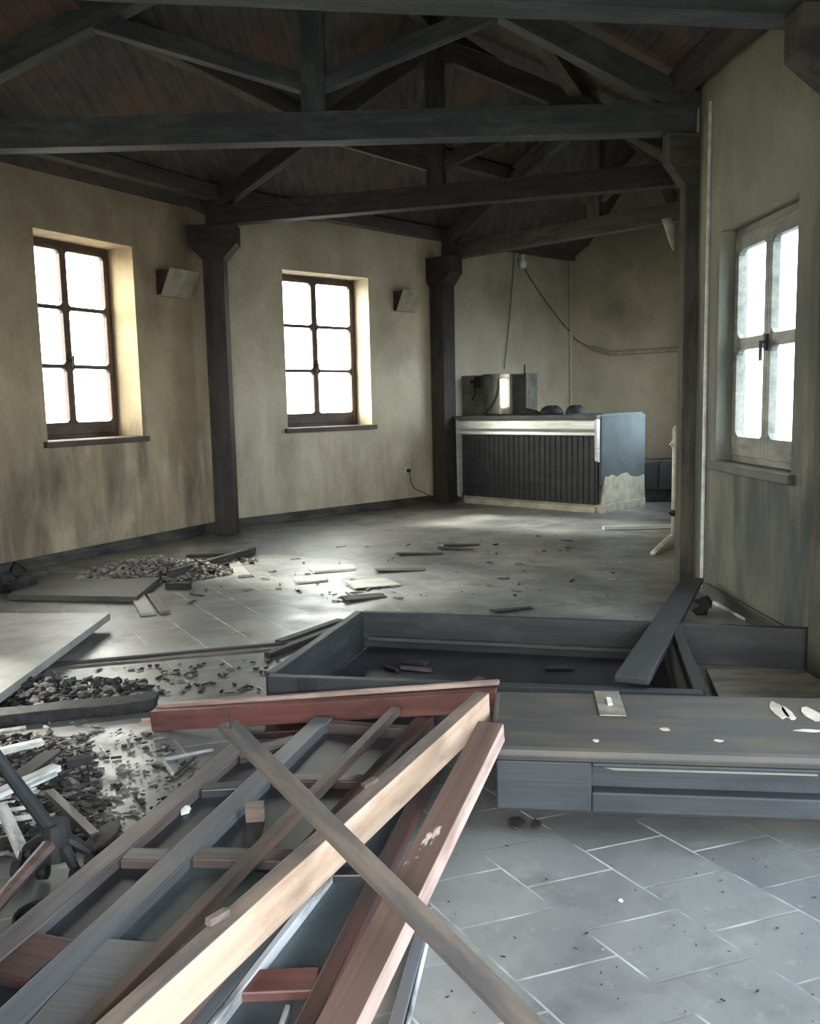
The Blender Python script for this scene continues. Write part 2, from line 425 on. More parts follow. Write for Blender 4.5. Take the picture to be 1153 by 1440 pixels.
# ------------------------------------------------------------------ windows
def window(name, W, s0, s1, z0, z1, depth, cols, rows, fmat, sill_out=.05, ov=.05, handle_col=0.5, top=.085, bot=.16, side=.085, bar=.05, sillmat=None):
    A, d, n, L = W
    base = A + d * s0 + n * depth + Vector((0, 0, z0))
    root = bpy.data.objects.new(name, None); COL.objects.link(root); root.location = base; root['kind'] = 'structure'
    # local frame: x along wall, y outward, z up
    mw = Matrix.Translation(base) @ Matrix((d, n, Vector((0, 0, 1)))).transposed().to_4x4()
    w = s1 - s0; h = z1 - z0
    bm = bmesh.new(); T = .055; e = .045
    add_box(bm, (0, 0, 0), (e, T + .02, h)); add_box(bm, (w - e, 0, 0), (w, T + .02, h))
    add_box(bm, (e, 0, h - e), (w - e, T + .02, h)); add_box(bm, (e, 0, 0), (w - e, T + .02, e))
    obj('window_frame', bm, fmat, root, mw, .004)
    cw = (w - 2 * e) / 2
    for c in range(2):
        x0 = e + c * cw + (.001 if c else 0); x1 = e + (c + 1) * cw - (0 if c else .001)
        so = side - e; si = .028 + bar * .2
        L0 = x0 + (so if c == 0 else si); L1 = x1 - (si if c == 0 else so)
        b0, b1 = e + bot - e, h - e - (top - e)
        bm = bmesh.new()
        add_box(bm, (x0, -.012, e), (L0, .04, h - e)); add_box(bm, (L1, -.012, e), (x1, .04, h - e))
        add_box(bm, (L0, -.012, e), (L1, .04, b0)); add_box(bm, (L0, -.012, b1), (L1, .04, h - e))
        ph = (b1 - b0 - (rows - 1) * bar * .75) / rows
        rects = []
        for r_ in range(rows):
            zz = b0 + r_ * (ph + bar * .75); rects.append((L0, L1, zz, zz + ph))
            if r_: add_box(bm, (L0, -.008, zz - bar * .75), (L1, .035, zz))
            k = .035
            for (cx, sx) in ((L0, 1), (L1, -1)):
                for (cz, sz) in ((zz, 1), (zz + ph, -1)):
                    prism(bm, [(cx, -.008, cz), (cx + sx * k, -.008, cz), (cx + sx * k * .35, -.008, cz + sz * k * .35), (cx, -.008, cz + sz * k)], (0, .04, 0))
        sash = obj('sash', bm, fmat, root, mw, .003)
        for (a, b_, c0, c1) in rects:
            bm = bmesh.new(); add_box(bm, (a - .004, .012, c0 - .004), (b_ + .004, .016, c1 + .004)); obj('pane', bm, M['glass'], sash, mw)
        if c == (1 if handle_col > 0 else 0):
            bm = bmesh.new(); hz = h * (.42 if rows == 3 else .5)
            add_box(bm, (x0 - .005, -.03, hz - .05), (x0 + .022, -.012, hz + .05)); add_box(bm, (x0 + .0, -.055, hz - .008), (x0 + .018, -.03, hz + .01))
            add_box(bm, (x0 + .0, -.062, hz - .11), (x0 + .018, -.045, hz + .01))
            obj('window_handle', bm, M['black'], sash, mw, .003)
    bm = bmesh.new()
    add_box(bm, (-ov + 0, -depth - sill_out, -.055), (w + ov, -depth + .0, -.001)) if ov else None
    add_box(bm, (.001, -depth, -.03), (w - .001, .0, .004))
    obj('window_sill', bm, sillmat or fmat, root, mw, .004)
    return root
window('window_1', W1, 1.41, 2.59, 1.12, 3.0, .33, 2, 3, M['brown_frame'])
window('window_2', W2, .97, 2.3, 1.12, 3.0, .30, 2, 3, M['brown_frame'], bot=.17)
window('window_3', WR, .31, 1.42, .96, 2.47, .10, 2, 2, M['grey_frame'], sill_out=.04, ov=.05, bot=.17, bar=.10, top=.14, side=.1, sillmat=M['char_blue'])

# moulding round the right-hand window
A, d, n, L = WR
window('window_4', W5, 1.3, 3.0, .9, 2.6, .03, 2, 3, M['brown_frame'], sill_out=.02, ov=0)
# plaster edge bead and the light strip in the corner by the right post
tag(timber('trim_2', A + d * .12 + Vector((0, 0, .05)) - n * .01, A + d * .12 + Vector((0, 0, 3.35)) - n * .01, .02, .02, M['white'], up=(1, 0, 0), base=False), kind='structure')

# ------------------------------------------------------------------ roof trusses
def post(x, y, ang, z_top, w, mat, label, cap_h=.24, cap_w=.16, both=True, dpt=None, flip=1):
    root = empty('timber_post', (x, y, 0), label, 'post')
    rz = Matrix.Rotation(ang, 4, 'Z'); base = Matrix.Translation((x, y, 0)) @ rz
    dpt = dpt or w
    bm = bmesh.new(); add_box(bm, (-w / 2, -dpt / 2, 0), (w / 2, dpt / 2, z_top - cap_h * .2))
    # grain along the height
    mw = base @ Matrix.Rotation(-PI / 2, 4, 'Y')
    for v in bm.verts: v.co = Vector((v.co.z, v.co.y, -v.co.x))
    obj('shaft', bm, mat, root, mw, .006)
    bm = bmesh.new(); h = z_top; a = w / 2; e = a + cap_w; l = -e if both else -a - .002
    e2 = e
    prof = [(a + .001, h - cap_h - .16), (e2, h - cap_h), (e2, h - .002), (l, h - .002)] + ([(l, h - cap_h)] if both else []) + [(-a - .001, h - cap_h - .16 if both else h - cap_h - .16)]
    prof = [(flip * q[0], q[1]) for q in prof]
    prism(bm, [(q[0], -dpt / 2 - .012, q[1]) for q in prof], (0, dpt + .024, 0))
    obj('capital', bm, mat, root, base, .005)
    return root

TR = []
def truss(L, R, zc, king_t, label, mats, ridge=4.72, struts=.5, ch=.2, w=.15, rafters=True):
    """L,R ends of the tie beam (xy), zc its underside, king_t place of the king post along it"""
    L = Vector((L.x, L.y, zc)); R = Vector((R.x, R.y, zc)); u = (R - L).normalized(); K = L + (R - L) * king_t
    root = empty('roof_truss', L, label, 'truss', None)
    timber('tie_beam', L, R, w, ch, mats, root, worn=.003)
    z0 = zc + ch
    AP = Vector((K.x, K.y, ridge))
    timber('king_post', Vector((K.x, K.y, z0 - .02)), AP + Vector((0, 0, .1)), w * .95, .17, mats, root, up=tuple(u), base=False)
    nodes = []
    for E, sg in ((L, 1), (R, -1)):
        E0 = E + u * sg * .02 + Vector((0, 0, ch * .45)); D = (AP - E0)
        timber('rafter', E0, AP, w * .9, .17, mats, root, worn=.003)
        N = E0 + D * struts
        timber('strut', Vector((K.x, K.y, z0 + .12)), N + Vector((0, 0, .02)), w * .7, .12, mats, root)
        nodes.append(N)
    TR.append(dict(L=L, R=R, K=K, u=u, AP=AP, nodes=nodes, zc=zc))
    return root

def line_xy(p, q, x):    # point at x on the line through p, q
    t = (x - p.x) / (q.x - p.x); return Vector((x, p.y + (q.y - p.y) * t, 0))
# T0
z_ = 3.12; a, b = G(640, 12, z_), G(1060, 30, z_); L0, R0 = line_xy(a, b, -4.1), line_xy(a, b, 2.12)
truss(L0, R0, z_, .5, 'nearest charred king post roof truss, its tie beam crossing the top edge', M['char_blue'], w=.16)
z_ = 3.24; a, b = G(20, 213, z_), G(930, 190, z_); L1, R1 = line_xy(a, b, -3.75), line_xy(a, b, 2.06)
k = G(439, 170, z_ + .1); truss(L1, R1, z_, (k.x - L1.x) / (R1.x - L1.x), 'charred roof truss resting on the capital of the near right post', M['char_blue'])
z_ = 3.31; a, b = G(340, 315, z_), G(900, 267, z_); L2, R2 = line_xy(a, b, -2.08), line_xy(a, b, 2.85)
k = G(614, 285, z_ + .05); truss(L2, R2, z_, (k.x - L2.x) / (R2.x - L2.x), 'charred roof truss landing on the post between the two brown windows', M['char'])
z_ = 3.34; a, b = G(660, 360, z_), G(940, 305, z_); L3 = line_xy(a, b, .5); k = G(838, 325, z_ + .05)
R3 = L3 + (k - L3) * 1.546; R3.z = 0
truss(L3, R3, z_, .647, 'farthest sooty roof truss, above the bar counter', M['tie_far'])
tt = TR
# purlins and roof boards
def rafter_line(i, side, f):
    T = tt[i]; E = T['L'] if side == 0 else T['R']
    return E + (T['AP'] - E) * f + Vector((0, 0, .2 + (0 if f < .95 else .04)))
ng = Vector((C34.x, C34.y, 3.34)); ne = Vector((C4.x, C4.y, 3.34))
gab = dict(L=ng, R=ne, AP=(ng + ne) / 2 + Vector((0, 0, 1.38)))
rear = dict(L=Vector((-4.1, -1.3, 3.12)), R=Vector((2.25, -1.3, 3.12)), AP=Vector((-.9, -1.3, 4.72)))
tt2 = [rear] + tt + [gab]
tt.insert(0, rear); tt.append(gab)
names = ['', 'between the nearest and second trusses', 'between the second and third trusses', 'between the third and farthest trusses', 'beyond the farthest truss']
sides = ['left slope', 'right slope']
for i in range(5):
    for sd in (0, 1):
        for f, wd in ((.04, 'near the eaves'), (.48, 'halfway up'), ):
            a = rafter_line(i, sd, f); b = rafter_line(i + 1, sd, f)
            if i == 0: continue
            o = timber('roof_purlin', a, b, .13, .15, M['purlin'])
            tag(o, f'charred purlin {wd}, {sides[sd]}, {names[i]}', 'purlin', 'charred roof purlins')
    a = rafter_line(i, 0, 1); b = rafter_line(i + 1, 0, 1)
    if i: tag(timber('ridge_beam', a - Vector((0, 0, .06)), b - Vector((0, 0, .06)), .1, .16, M['char']), f'charred ridge beam {names[i]}', 'beam', 'charred ridge beams')
    # small rafters carrying the boards
bm = bmesh.new()
for i in range(5):
    for sd in (0, 1):
        def rp(k, f):
            T = tt[k]; E = T['L'] if sd == 0 else T['R']; v = (T['AP'] - E); return E + v * f + Vector((0, 0, .36))
        q = [rp(i, -.2), rp(i + 1, -.2), rp(i + 1, 1), rp(i, 1)]
        if i == 0: q[0] += Vector((0, -.6, 0)); q[3] += Vector((0, -.6, 0))
        if i == 4: q[1] += Vector((.6, .6, 0)); q[2] += Vector((.6, .6, 0))
        prism(bm, q, (0, 0, .06))
tag(obj('ceiling', bm, M['ceiling']), kind='structure')

# ------------------------------------------------------------------ posts
post(-2.03, 9.73, math.atan2(TR[2]['u'].y, TR[2]['u'].x), 3.31, .22, M['post'], 'dark brown timber post between the two brown windows', cap_h=.2, cap_w=.15)
post(.50, 12.32, math.atan2(TR[4]['u'].y, TR[4]['u'].x), 3.34, .24, M['post'], 'dark brown timber post at the left end of the bar', cap_h=.22, cap_w=.14)
post(2.06, R1.y + .0, math.atan2(TR[1]['u'].y, TR[1]['u'].x), 3.24, .14, M['post_grey'], 'tall sooty grey post with a capital beside the right window', cap_h=.2, cap_w=.13, flip=-1, both=False, dpt=.09)
post(2.06, 4.24, 0.03, 3.12, .16, M['post_grey'], 'sooty post at the right edge of the picture', cap_h=.2, cap_w=.2, flip=-1, both=False)

# ------------------------------------------------------------------ wall lamps
def sconce(W, s0, w, z, label):
    A, d, n, L = W
    base = A + d * s0 + Vector((0, 0, z)); root = empty('wall_lamp', base, label, 'wall lamp')
    mw = Matrix.Translation(base) @ Matrix((d, n, Vector((0, 0, 1)))).transposed().to_4x4()
    bm = bmesh.new(); t = .012; D = .2; h = .27
    # sloping front
    prism(bm, [(0, -D, h), (0, -D - t, h), (0, -.06 - t, 0), (0, -.05, 0)], (w, 0, 0))
    prism(bm, [(0, -.002, 0), (0, -.06, 0), (0, -.05, t), (0, -.002, t)], (w, 0, 0))
    obj('lamp_shade', bm, M['sconce'], root, mw, .004)
    for x in (.001, w - .013):
        bm = bmesh.new(); prism(bm, [(x, -.003, t), (x, -.05, t), (x, -D + .002, h - .012), (x, -.003, h - .012)], (.012, 0, 0)); obj('end_plate', bm, M['post'], root, mw)
    bm = bmesh.new(); add_box(bm, (.02, -.012, .06), (w - .02, -.001, h)); obj('back_plate', bm, M['dark_metal'], root, mw)
sconce(W1, s_off + 1.66, .44, 2.55, 'wedge shaped plaster wall lamp beside the nearer brown window')
sconce(W2, 2.72, .33, 2.6, 'wedge shaped plaster wall lamp between the second window and the bar')

# socket with plug and cable on the far left wall
A, d, n, L = W2
def onwall(W, px, py):
    A, d, n, L = W; r_ = ray(px, py); t = n.dot(A - EYE) / n.dot(r_); return EYE + r_ * t
pS = onwall(W2, 571, 661); root = empty('wall_socket', pS, 'small wall socket with a black plug and dangling cable low on the pale wall', 'socket')
mwS = Matrix.Translation(pS) @ Matrix((d, n, Vector((0, 0, 1)))).transposed().to_4x4()
bm = bmesh.new(); add_box(bm, (-.06, -.012, -.04), (.04, 0, .04)); obj('face_plate', bm, M['white'], root, mwS, .003)
bm = bmesh.new(); add_box(bm, (-.005, -.06, -.03), (.035, -.012, .015)); obj('plug', bm, M['black'], root, mwS, .005)
p2 = onwall(W2, 605, 699) - n * .05; bm = bmesh.new()
tube(bm, spline([pS - n * .05 + d * .015 + Vector((0, 0, -.03)), onwall(W2, 578, 684) - n * .04, onwall(W2, 592, 692) - n * .04, p2]), .006, 6); obj('cable', bm, M['cable'], root)

# ------------------------------------------------------------------ bar counter
BL = Vector((.72, 12.28, 0)); BR = Vector((2.30, 10.76, 0)); u = (BR - BL).normalized(); v = Vector((-u.y, u.x, 0)); LB = (BR - BL).length
root = empty('bar_counter', BL, 'long dark slatted bar counter with bright metal fascia and blue grey end', 'bar counter')
mwB = Matrix.Translation(BL) @ Matrix((u, v, Vector((0, 0, 1)))).transposed().to_4x4()
bm = bmesh.new(); nsl = 26
for i in range(nsl):
    x0 = .03 + i * (LB - .06) / nsl; prism(bm, [(x0 + .004, .0, .12), (x0 + .012, -.012, .12), (x0 + (LB - .06) / nsl - .012, -.012, .12), (x0 + (LB - .06) / nsl - .004, 0, .12)], (0, 0, .83))
add_box(bm, (.03, .0, .1), (LB - .005, .04, .97)); obj('slatted_front', bm, M['box_board'], root, mwB)
bm = bmesh.new(); prism(bm, [(0, -.035, 1.0), (0, -.07, 1.03), (0, -.06, 1.13), (0, -.03, 1.15), (0, .03, 1.15), (0, .03, 1.0)], (LB, 0, 0)); obj('upper_fascia', bm, M['steel'], root, mwB, .003)
bm = bmesh.new(); prism(bm, [(.0, -.03, .945), (.0, -.055, .955), (.0, -.045, .993), (.0, 0, .995), (0, 0, .945)], (LB, 0, 0)); obj('lower_fascia', bm, M['steel'], root, mwB, .003)
for xx, zz in ((-.02, .0), (LB - .005, .55)):
    bm = bmesh.new(); prism(bm, [(xx, -.03, zz + .08), (xx, -.06, zz + .1), (xx, -.075, 1.15), (xx, .0, 1.15), (xx, 0, zz + .08)], (.035, 0, 0)); obj('corner_trim', bm, M['steel'], root, mwB, .003)
bm = bmesh.new(); add_box(bm, (.02, .03, 0), (LB + .01, .06, .12)); add_box(bm, (.1, -.03, 0), (LB - .02, .03, .075)); obj('plinth', bm, M['bare_mdf'], root, mwB, .004)
bm = bmesh.new(); add_box(bm, (-.03, -.08, 1.155), (LB + .03, .62, 1.2)); obj('counter_top', bm, M['bar_top'], root, mwB, .006)
bm = bmesh.new(); add_box(bm, (LB - .0, .02, .34), (LB + .04, 1.08, 1.19)); add_box(bm, (LB - .5, .1, 1.16), (LB, 1.08, 1.215)); add_box(bm, (LB - .55, 1.04, .0), (LB - .001, 1.08, 1.15)); obj('end_panel', bm, M['bar_side'], root, mwB, .005)
bm = bmesh.new(); pts = [(.0, .1)] + [(.04 + .96 * i / 9 + random.uniform(-.02, .02), .42 + random.uniform(-.035, .05)) for i in range(10)] + [(1.04, .1)]
prism(bm, [(LB + .03, q[0] + .02, q[1]) for q in pts], (.028, 0, 0)); o = obj('bare_patch', bm, M['bare_mdf'], root, mwB); o['label'] = 'bare pale board where the laminate burnt away'
bm = bmesh.new(); add_box(bm, (LB - .02, .0, 0), (LB + .07, 1.05, .1)); obj('plinth', bm, M['bare_mdf'], root, mwB, .004)

# things on the bar
def on_bar(px, back): # point on the counter top seen at px, BACK metres behind the front edge
    r_ = ray(px, 576); A0 = BL + v * back; t = v.dot(A0 - EYE) / v.dot(Vector((r_.x, r_.y, r_.z * 0)) if False else Vector((r_.x, r_.y, 0))); p = EYE + r_ * t; return Vector((p.x, p.y, 1.2))
pa, pb = on_bar(648, .42), on_bar(742, .42)
ua = Vector((.8, -.6, 0)); _q = ray(742, 576); Lm = (_q.x * pa.y - _q.y * pa.x) / (_q.y * ua.x - _q.x * ua.y)
root = empty('burnt_appliance', pa, 'boxy burnt steel appliance with a bright shiny side standing on the bar', 'appliance')
mwA = Matrix.Translation(pa) @ Matrix((ua, Vector((-ua.y, ua.x, 0)), Vector((0, 0, 1)))).transposed().to_4x4()
bm = bmesh.new(); add_box(bm, (0, .0, 0.002), (Lm * .99, .3, .56)); obj('housing', bm, M['grey_metal'], root, mwA, .01)
bm = bmesh.new(); add_box(bm, (Lm * .36, -.02, .012), (Lm * .60, 0, .57)); obj('side_sheet', bm, M['mirror'], root, mwA, .003)
bm = bmesh.new(); add_box(bm, (Lm * .60, -.024, .012), (Lm * .76, 0, .5)); o = obj('shiny_panel', bm, M['mirror_clean'], root, mwA, .001)
bm = bmesh.new(); add_box(bm, (Lm * .60, -.02, .505), (Lm * .76, 0, .565)); obj('side_sheet', bm, M['mirror'], root, mwA, .003)
bm = bmesh.new(); add_box(bm, (Lm * .79, -.02, .01), (Lm * .98, 0, .545)); obj('door', bm, M['dark_metal'], root, mwA, .004)
bm = bmesh.new(); add_box(bm, (Lm * .25, -.07, .38), (Lm * .36, 0, .54)); add_box(bm, (Lm * .18, -.05, .45), (Lm * .25, 0, .5)); obj('control_box', bm, M['black'], root, mwA, .008)
bm = bmesh.new(); tube(bm, [(Lm * .97, -.02, .45), (Lm * .97, -.02, .68)], [.016, .01], 7); obj('pipe', bm, M['black'], root, mwA); bm = bmesh.new(); tube(bm, spline([(Lm * .22, -.03, .46), (Lm * .26, -.06, .3), (Lm * .2, -.04, .22)]), .012, 6); obj('pipe', bm, M['black'], root, mwA)
bm = bmesh.new(); tube(bm, spline([(Lm * .59, -.03, .5), (Lm * .58, -.04, .33), (Lm * .5, -.04, .14), (Lm * .38, -.04, .02)]), .008, 6); obj('hose', bm, M['cable'], root, mwA)

def dome(name, p, r_, h, label, mat, hole=False):
    bm = bmesh.new(); n1, n2 = 18, 7; rings = []
    prof = [(1, 0), (1.02, .18), (.95, .45), (.82, .7), (.6, .88), (.3, .98)]
    for a, b in prof: rings.append([bm.verts.new((r_ * a * math.cos(2 * PI * k / n1) * (1 + .05 * math.sin(k * 2.3)), r_ * a * .8 * math.sin(2 * PI * k / n1), h * b * (1 + .06 * math.sin(k * 1.7)))) for k in range(n1)])
    for a, b in zip(rings, rings[1:]):
        for k in range(n1): bm.faces.new((a[k], a[(k + 1) % n1], b[(k + 1) % n1], b[k]))
    bm.faces.new(rings[0][::-1]); bm.faces.new(rings[-1])
    return tag(obj(name, bm, mat, None, Matrix.Translation(p) , smooth=True), label, 'bowl')
p = on_bar(776, .4); dome('upturned_bowl', p + Vector((0, 0, .001)), .15, .12, 'black upturned bowl on the bar, nearer the steel appliance', M['black'])
p = on_bar(810, .4); dome('upturned_bowl', p + Vector((0, 0, .001)), .13, .12, 'black upturned bowl on the bar, nearer the blue grey end', M['black'])
p = on_bar(744, .3)
bm = bmesh.new(); prism(bm, [(-.12, 0, 0), (.16, 0, 0), (.05, 0, .06), (-.1, 0, .09)], (0, .12, 0)); tag(obj('charred_wedge', bm, M['black'], None, Matrix.Translation(p + Vector((0, 0, .001))) @ Matrix.Rotation(-.7, 4, 'Z'), .006), 'small black wedge of debris at the foot of the steel appliance', 'debris')

# lamp and cables on the back wall
pl = onwall(W3, 730, 369); A, d3, n3, L = W3
root = empty('bare_lamp', pl, 'small white bare lamp high on the back wall above the bar', 'lamp')
bm = bmesh.new(); bmesh.ops.create_uvsphere(bm, u_segments=12, v_segments=8, radius=.06)
for q in bm.verts: q.co.z = q.co.z * 1.2
obj('bulb', bm, M['bulb'], root, Matrix.Translation(pl - n3 * .07 + Vector((0, 0, -.03))), smooth=True)
bm = bmesh.new(); tube(bm, [pl + Vector((0, 0, .1)) - n3 * .07, pl + Vector((0, 0, .03)) - n3 * .07], .03, 8); tube(bm, [pl + Vector((0, 0, .08)) - n3 * .07, pl + Vector((0, 0, .08)) + n3 * .0], .018, 8); obj('lamp_holder', bm, M['white'], root)
bm = bmesh.new(); tube(bm, spline([onwall(W3, 722, 355) - n3 * .02, onwall(W3, 718, 400) - n3 * .03, onwall(W3, 712, 470) - n3 * .03, onwall(W3, 707, 519) - n3 * .03]), .007, 6)
tag(obj('hanging_cable', bm, M['cable']), 'thin dark cable hanging from the ceiling to the steel appliance on the bar', 'cable')
bm = bmesh.new(); A4, d4, n4, _ = W4
tube(bm, spline([pl - n3 * .03, onwall(W3, 755, 409) - n3 * .03, onwall(W3, 785, 450) - n3 * .03, onwall(W3, 801, 468) - n3 * .03, onwall(W4, 812, 478) - n4 * .03, onwall(W4, 832, 489) - n4 * .03]), .007, 6)
tag(obj('slack_cable', bm, M['cable']), 'slack cable from the bare lamp across the corner to the wall rail', 'cable')
bm = bmesh.new(); tube(bm, [onwall(W4, 832, 489) - n4 * .04, onwall(W4, 860, 497) - n4 * .04, onwall(W4, 970, 490) - n4 * .04], .036, 8)
root = obj('wall_rail', bm, M['sconce']); tag(root, 'dusty pipe rail along the far wall above the bar end', 'rail')
bm = bmesh.new()
tube(bm, [onwall(W3, 800, 345) - n3 * .03, onwall(W3, 801, 700) - n3 * .03], .022, 8)
tag(obj('corner_pipe', bm, M['wall3']), 'slim pipe running down the corner behind the bar', 'pipe')

# dark box right of the bar
pD = G(927, 706, 0); root = empty('scorched_cupboard', pD, 'low black scorched cupboard on the floor between the bar and the right post', 'cupboard')
bm = bmesh.new(); add_box(bm, (-.22, 0, 0), (.5, .45, .56)); obj('carcass', bm, M['dark_metal'], root, Matrix.Translation(pD), .01)
bm = bmesh.new(); add_box(bm, (-.2, -.018, .17), (-.03, -.001, .53)); obj('door', bm, M['black'], root, Matrix.Translation(pD), .004)
bm = bmesh.new(); add_box(bm, (-.01, -.018, .17), (.2, -.001, .53)); obj('door', bm, M['box_board'], root, Matrix.Translation(pD), .004)

# white tubular stand beside the right post
p0 = G(947, 764, 0); ys = p0.y
root = empty('tubular_stand', p0, 'white tubular metal stand with a splayed foot beside the grey post', 'stand')
top = AY(946, 603, ys); zt = top.z
bm = bmesh.new(); tube(bm, [(p0.x, ys, .06), (p0.x, ys, zt)], .024, 10); tube(bm, [(p0.x, ys, zt), (p0.x, ys, zt + .03)], [.024, .006], 10); obj('pole', bm, M['white'], root, smooth=True)
bm = bmesh.new(); tube(bm, [(p0.x + .1, ys + .1, .1), (p0.x + .1, ys + .1, zt + .02)], .018, 8); obj('pole', bm, M['white'], root, smooth=True)
bm = bmesh.new(); f0 = G(918, 778, .022); tube(bm, spline([f0, (p0.x - .07, ys - .05, .05), (p0.x, ys, .075), (p0.x + .06, ys + .02, .06), (p0.x + .12, ys + .12, .024)]), .022, 8); obj('foot', bm, M['white'], root, smooth=True)
for zz in (zt * .87, zt * .27):
    bm = bmesh.new(); tube(bm, [(p0.x, ys, zz - .03), (p0.x, ys, zz + .03)], .034, 10); tube(bm, [(p0.x - .05, ys - .02, zz), (p0.x + .1, ys + .1, zz)], .012, 8); obj('clamp', bm, M['white'] if zz > .5 else M['dark_metal'], root, smooth=True)

# torn white strip hanging by the post
pts = [AY(941, 308, 8.0), AY(947, 318, 8.0), AY(948, 335, 8.0), AY(949, 352, 8.0)]
bm = bmesh.new(); W_ = [.07, .075, .05, .02]; prev = None
for i, (p, w_) in enumerate(zip(pts, W_)):
    q = [bm.verts.new(p + Vector((-w_, .02 * math.sin(i), 0))), bm.verts.new(p + Vector((w_ * .3, .05 + .01 * i, .02)))]
    if prev: bm.faces.new((prev[0], prev[1], q[1], q[0]))
    prev = q
o = obj('torn_strip', bm, M['white'], smooth=True); sm = o.modifiers.new('solid', 'SOLIDIFY'); sm.thickness = .008
tag(o, 'torn white strip hanging high beside the capital of the grey post', 'strip')

# floor bits at the far end
def board(name, a, b, w, h, mat, label, cat='plank', z=(0.002, 0.002), group=None, **k):
    p0 = a if isinstance(a, Vector) else G(a[0], a[1], z[0]); p1 = b if isinstance(b, Vector) else G(b[0], b[1], z[1])
    o = timber(name, p0, p1, w, h, mat, **k); return tag(o, label, cat, group)
board('metal_tube', (848, 745), (944, 743), .05, .04, M['steel'], 'dull metal tube on the floor near the white stand', 'tube')
board('light_strip', (1004, 849), (1060, 878), .03, .02, M['white'], 'bright thin strip on the floor at the foot of the right wall', 'strip', bevel=.002)

# ------------------------------------------------------------------ open box frame and cabinet on the floor
bz = .225
b_l = G(512, 910); b_r = Vector((2.03, 4.40, 0)); b_m = G(945, 932)
f_l = G(378, 949, bz); f_l.z = 0; f_r = G(988, 972, bz); f_r.z = 0
root = empty('open_box_frame', b_l, 'charred open rectangular box frame on the floor behind the scorched cabinet', 'frame')
timber('long_board', b_l, b_r, .045, bz - .012, M['box_board'], root, worn=.002)
timber('side_board', b_l + Vector((-.02, -.04, 0)), f_l + Vector((0, .03, 0)), .045, bz, M['box_board'], root, worn=.002)
timber('long_board', f_l, f_r, .045, bz, M['box_board'], root, worn=.002)
timber('side_board', b_m + Vector((0, -.03, 0)), f_r + Vector((0, .03, 0)), .05, bz, M['black'], root, worn=.002)
uu = (b_r - b_l).normalized(); vv = Vector((uu.y, -uu.x, 0))
bm = bmesh.new(); q = [b_l + uu * .05 + vv * .05, b_m + vv * .05 - uu * .04, f_r - uu * .05 + Vector((0, .06, 0)), f_l + uu * .05 + Vector((0, .06, 0))]
prism(bm, [x + Vector((0, 0, .002)) for x in q], (0, 0, .018)); obj('bottom_sheet', bm, M['panel_dark'], root)
timber('ledge', b_l + vv * .05 + uu * .04 + Vector((0, 0, .06)), b_m + vv * .05 - uu * .06 + Vector((0, 0, .06)), .04, .02, M['char_blue'], root)
# end block of the front board
bm = bmesh.new(); uf = (f_r - f_l).normalized(); p = f_l + uf * .14
timber('end_block', p + Vector((0, -.03, .0)), p + uf * .08 + Vector((0, -.03, .0)), .014, bz + .002, M['black'], root)

# debris within the frame
for i in range(9):
    t1, t2 = random.uniform(.06, .9), random.uniform(.15, .8)
    p = (q[0] * (1 - t1) + q[1] * t1) * (1 - t2) + (q[3] * (1 - t1) + q[2] * t1) * t2
    bm = bmesh.new(); flake(bm, (0, 0, 0), random.uniform(.08, .26), random.uniform(.02, .06), .012, tilt=.02)
    tag(obj('splinter', bm, random.choice([M['char'], M['box_board'], M['stile_grey']]), None, Matrix.Translation(p + Vector((0, 0, .025)))), 'charred splinter lying inside the open box frame', 'splinter', 'splinters inside the box frame')

zt = .31
c0 = G(697, 1052, zt); c1 = line_xy(G(700, 1054, zt), G(1150, 1066, zt), 2.02); c1.z = zt
b0 = G(690, 968, zt); yb = b0.y - .02
root = empty('scorched_cabinet', (c0.x, c0.y, 0), 'long scorched cabinet lying on its back with a recessed panel facing forward', 'cabinet')
uc = (c1 - c0); uc.z = 0; LC = uc.length; uc.normalize(); vc = Vector((-uc.y, uc.x, 0))
mwC = Matrix.Translation((c0.x, c0.y, 0)) @ Matrix((uc, vc, Vector((0, 0, 1)))).transposed().to_4x4()
DC = min((Vector((b0.x, yb, 0)) - Vector((c0.x, c0.y, 0))).dot(vc), .62)
bm = bmesh.new(); add_box(bm, (-.02, .0, zt - .045), (LC, DC, zt)); obj('top_board', bm, M['cab_top'], root, mwC, .02)
bm = bmesh.new()
for a, b in (((.0, .015, .10), (.30, .07, zt - .046)), ((LC * .80, .015, .10), (LC, .07, zt - .046)), ((.30, .015, .10), (LC * .80, .07, .168)), ((.30, .015, zt - .062), (LC * .80, .07, zt - .046))): add_box(bm, a, b)
obj('front_frame', bm, M['cab_front'], root, mwC, .006)
bm = bmesh.new(); add_box(bm, (.301, .06, .169), (LC * .80 - .001, .068, zt - .063)); obj('recessed_panel', bm, M['cab_front'], root, mwC)
bm = bmesh.new(); prism(bm, [(.34, .03, zt - .066), (.37, .03, zt - .074), (LC * .55, .03, zt - .072), (LC * .55, .03, zt - .066)], (0, .02, 0)); o = obj('panel_beading', bm, M['grey_frame'], root, mwC); 
bm = bmesh.new(); add_box(bm, (.0, .072, .07), (LC, .12, .262)); add_box(bm, (.03, DC - .12, 0), (LC - .03, DC - .08, zt - .05)); add_box(bm, (.1, .28, 0), (LC - .05, .34, .25)); obj('carcass', bm, M['black'], root, mwC)
pp = G(857, 990, zt); lp = (pp - Vector((c0.x, c0.y, 0))); lx, ly = lp.dot(uc), lp.dot(vc)
bm = bmesh.new(); add_box(bm, (lx - .045, ly - .13, zt + .001), (lx + .045, ly + .13, zt + .006)); hinge = obj('lock_plate', bm, M['tin'], root, mwC, .002)
bm = bmesh.new(); add_box(bm, (lx - .008, ly - .03, zt + .006), (lx + .008, ly + .04, zt + .012)); obj('keyhole_cover', bm, M['white'], hinge, mwC)
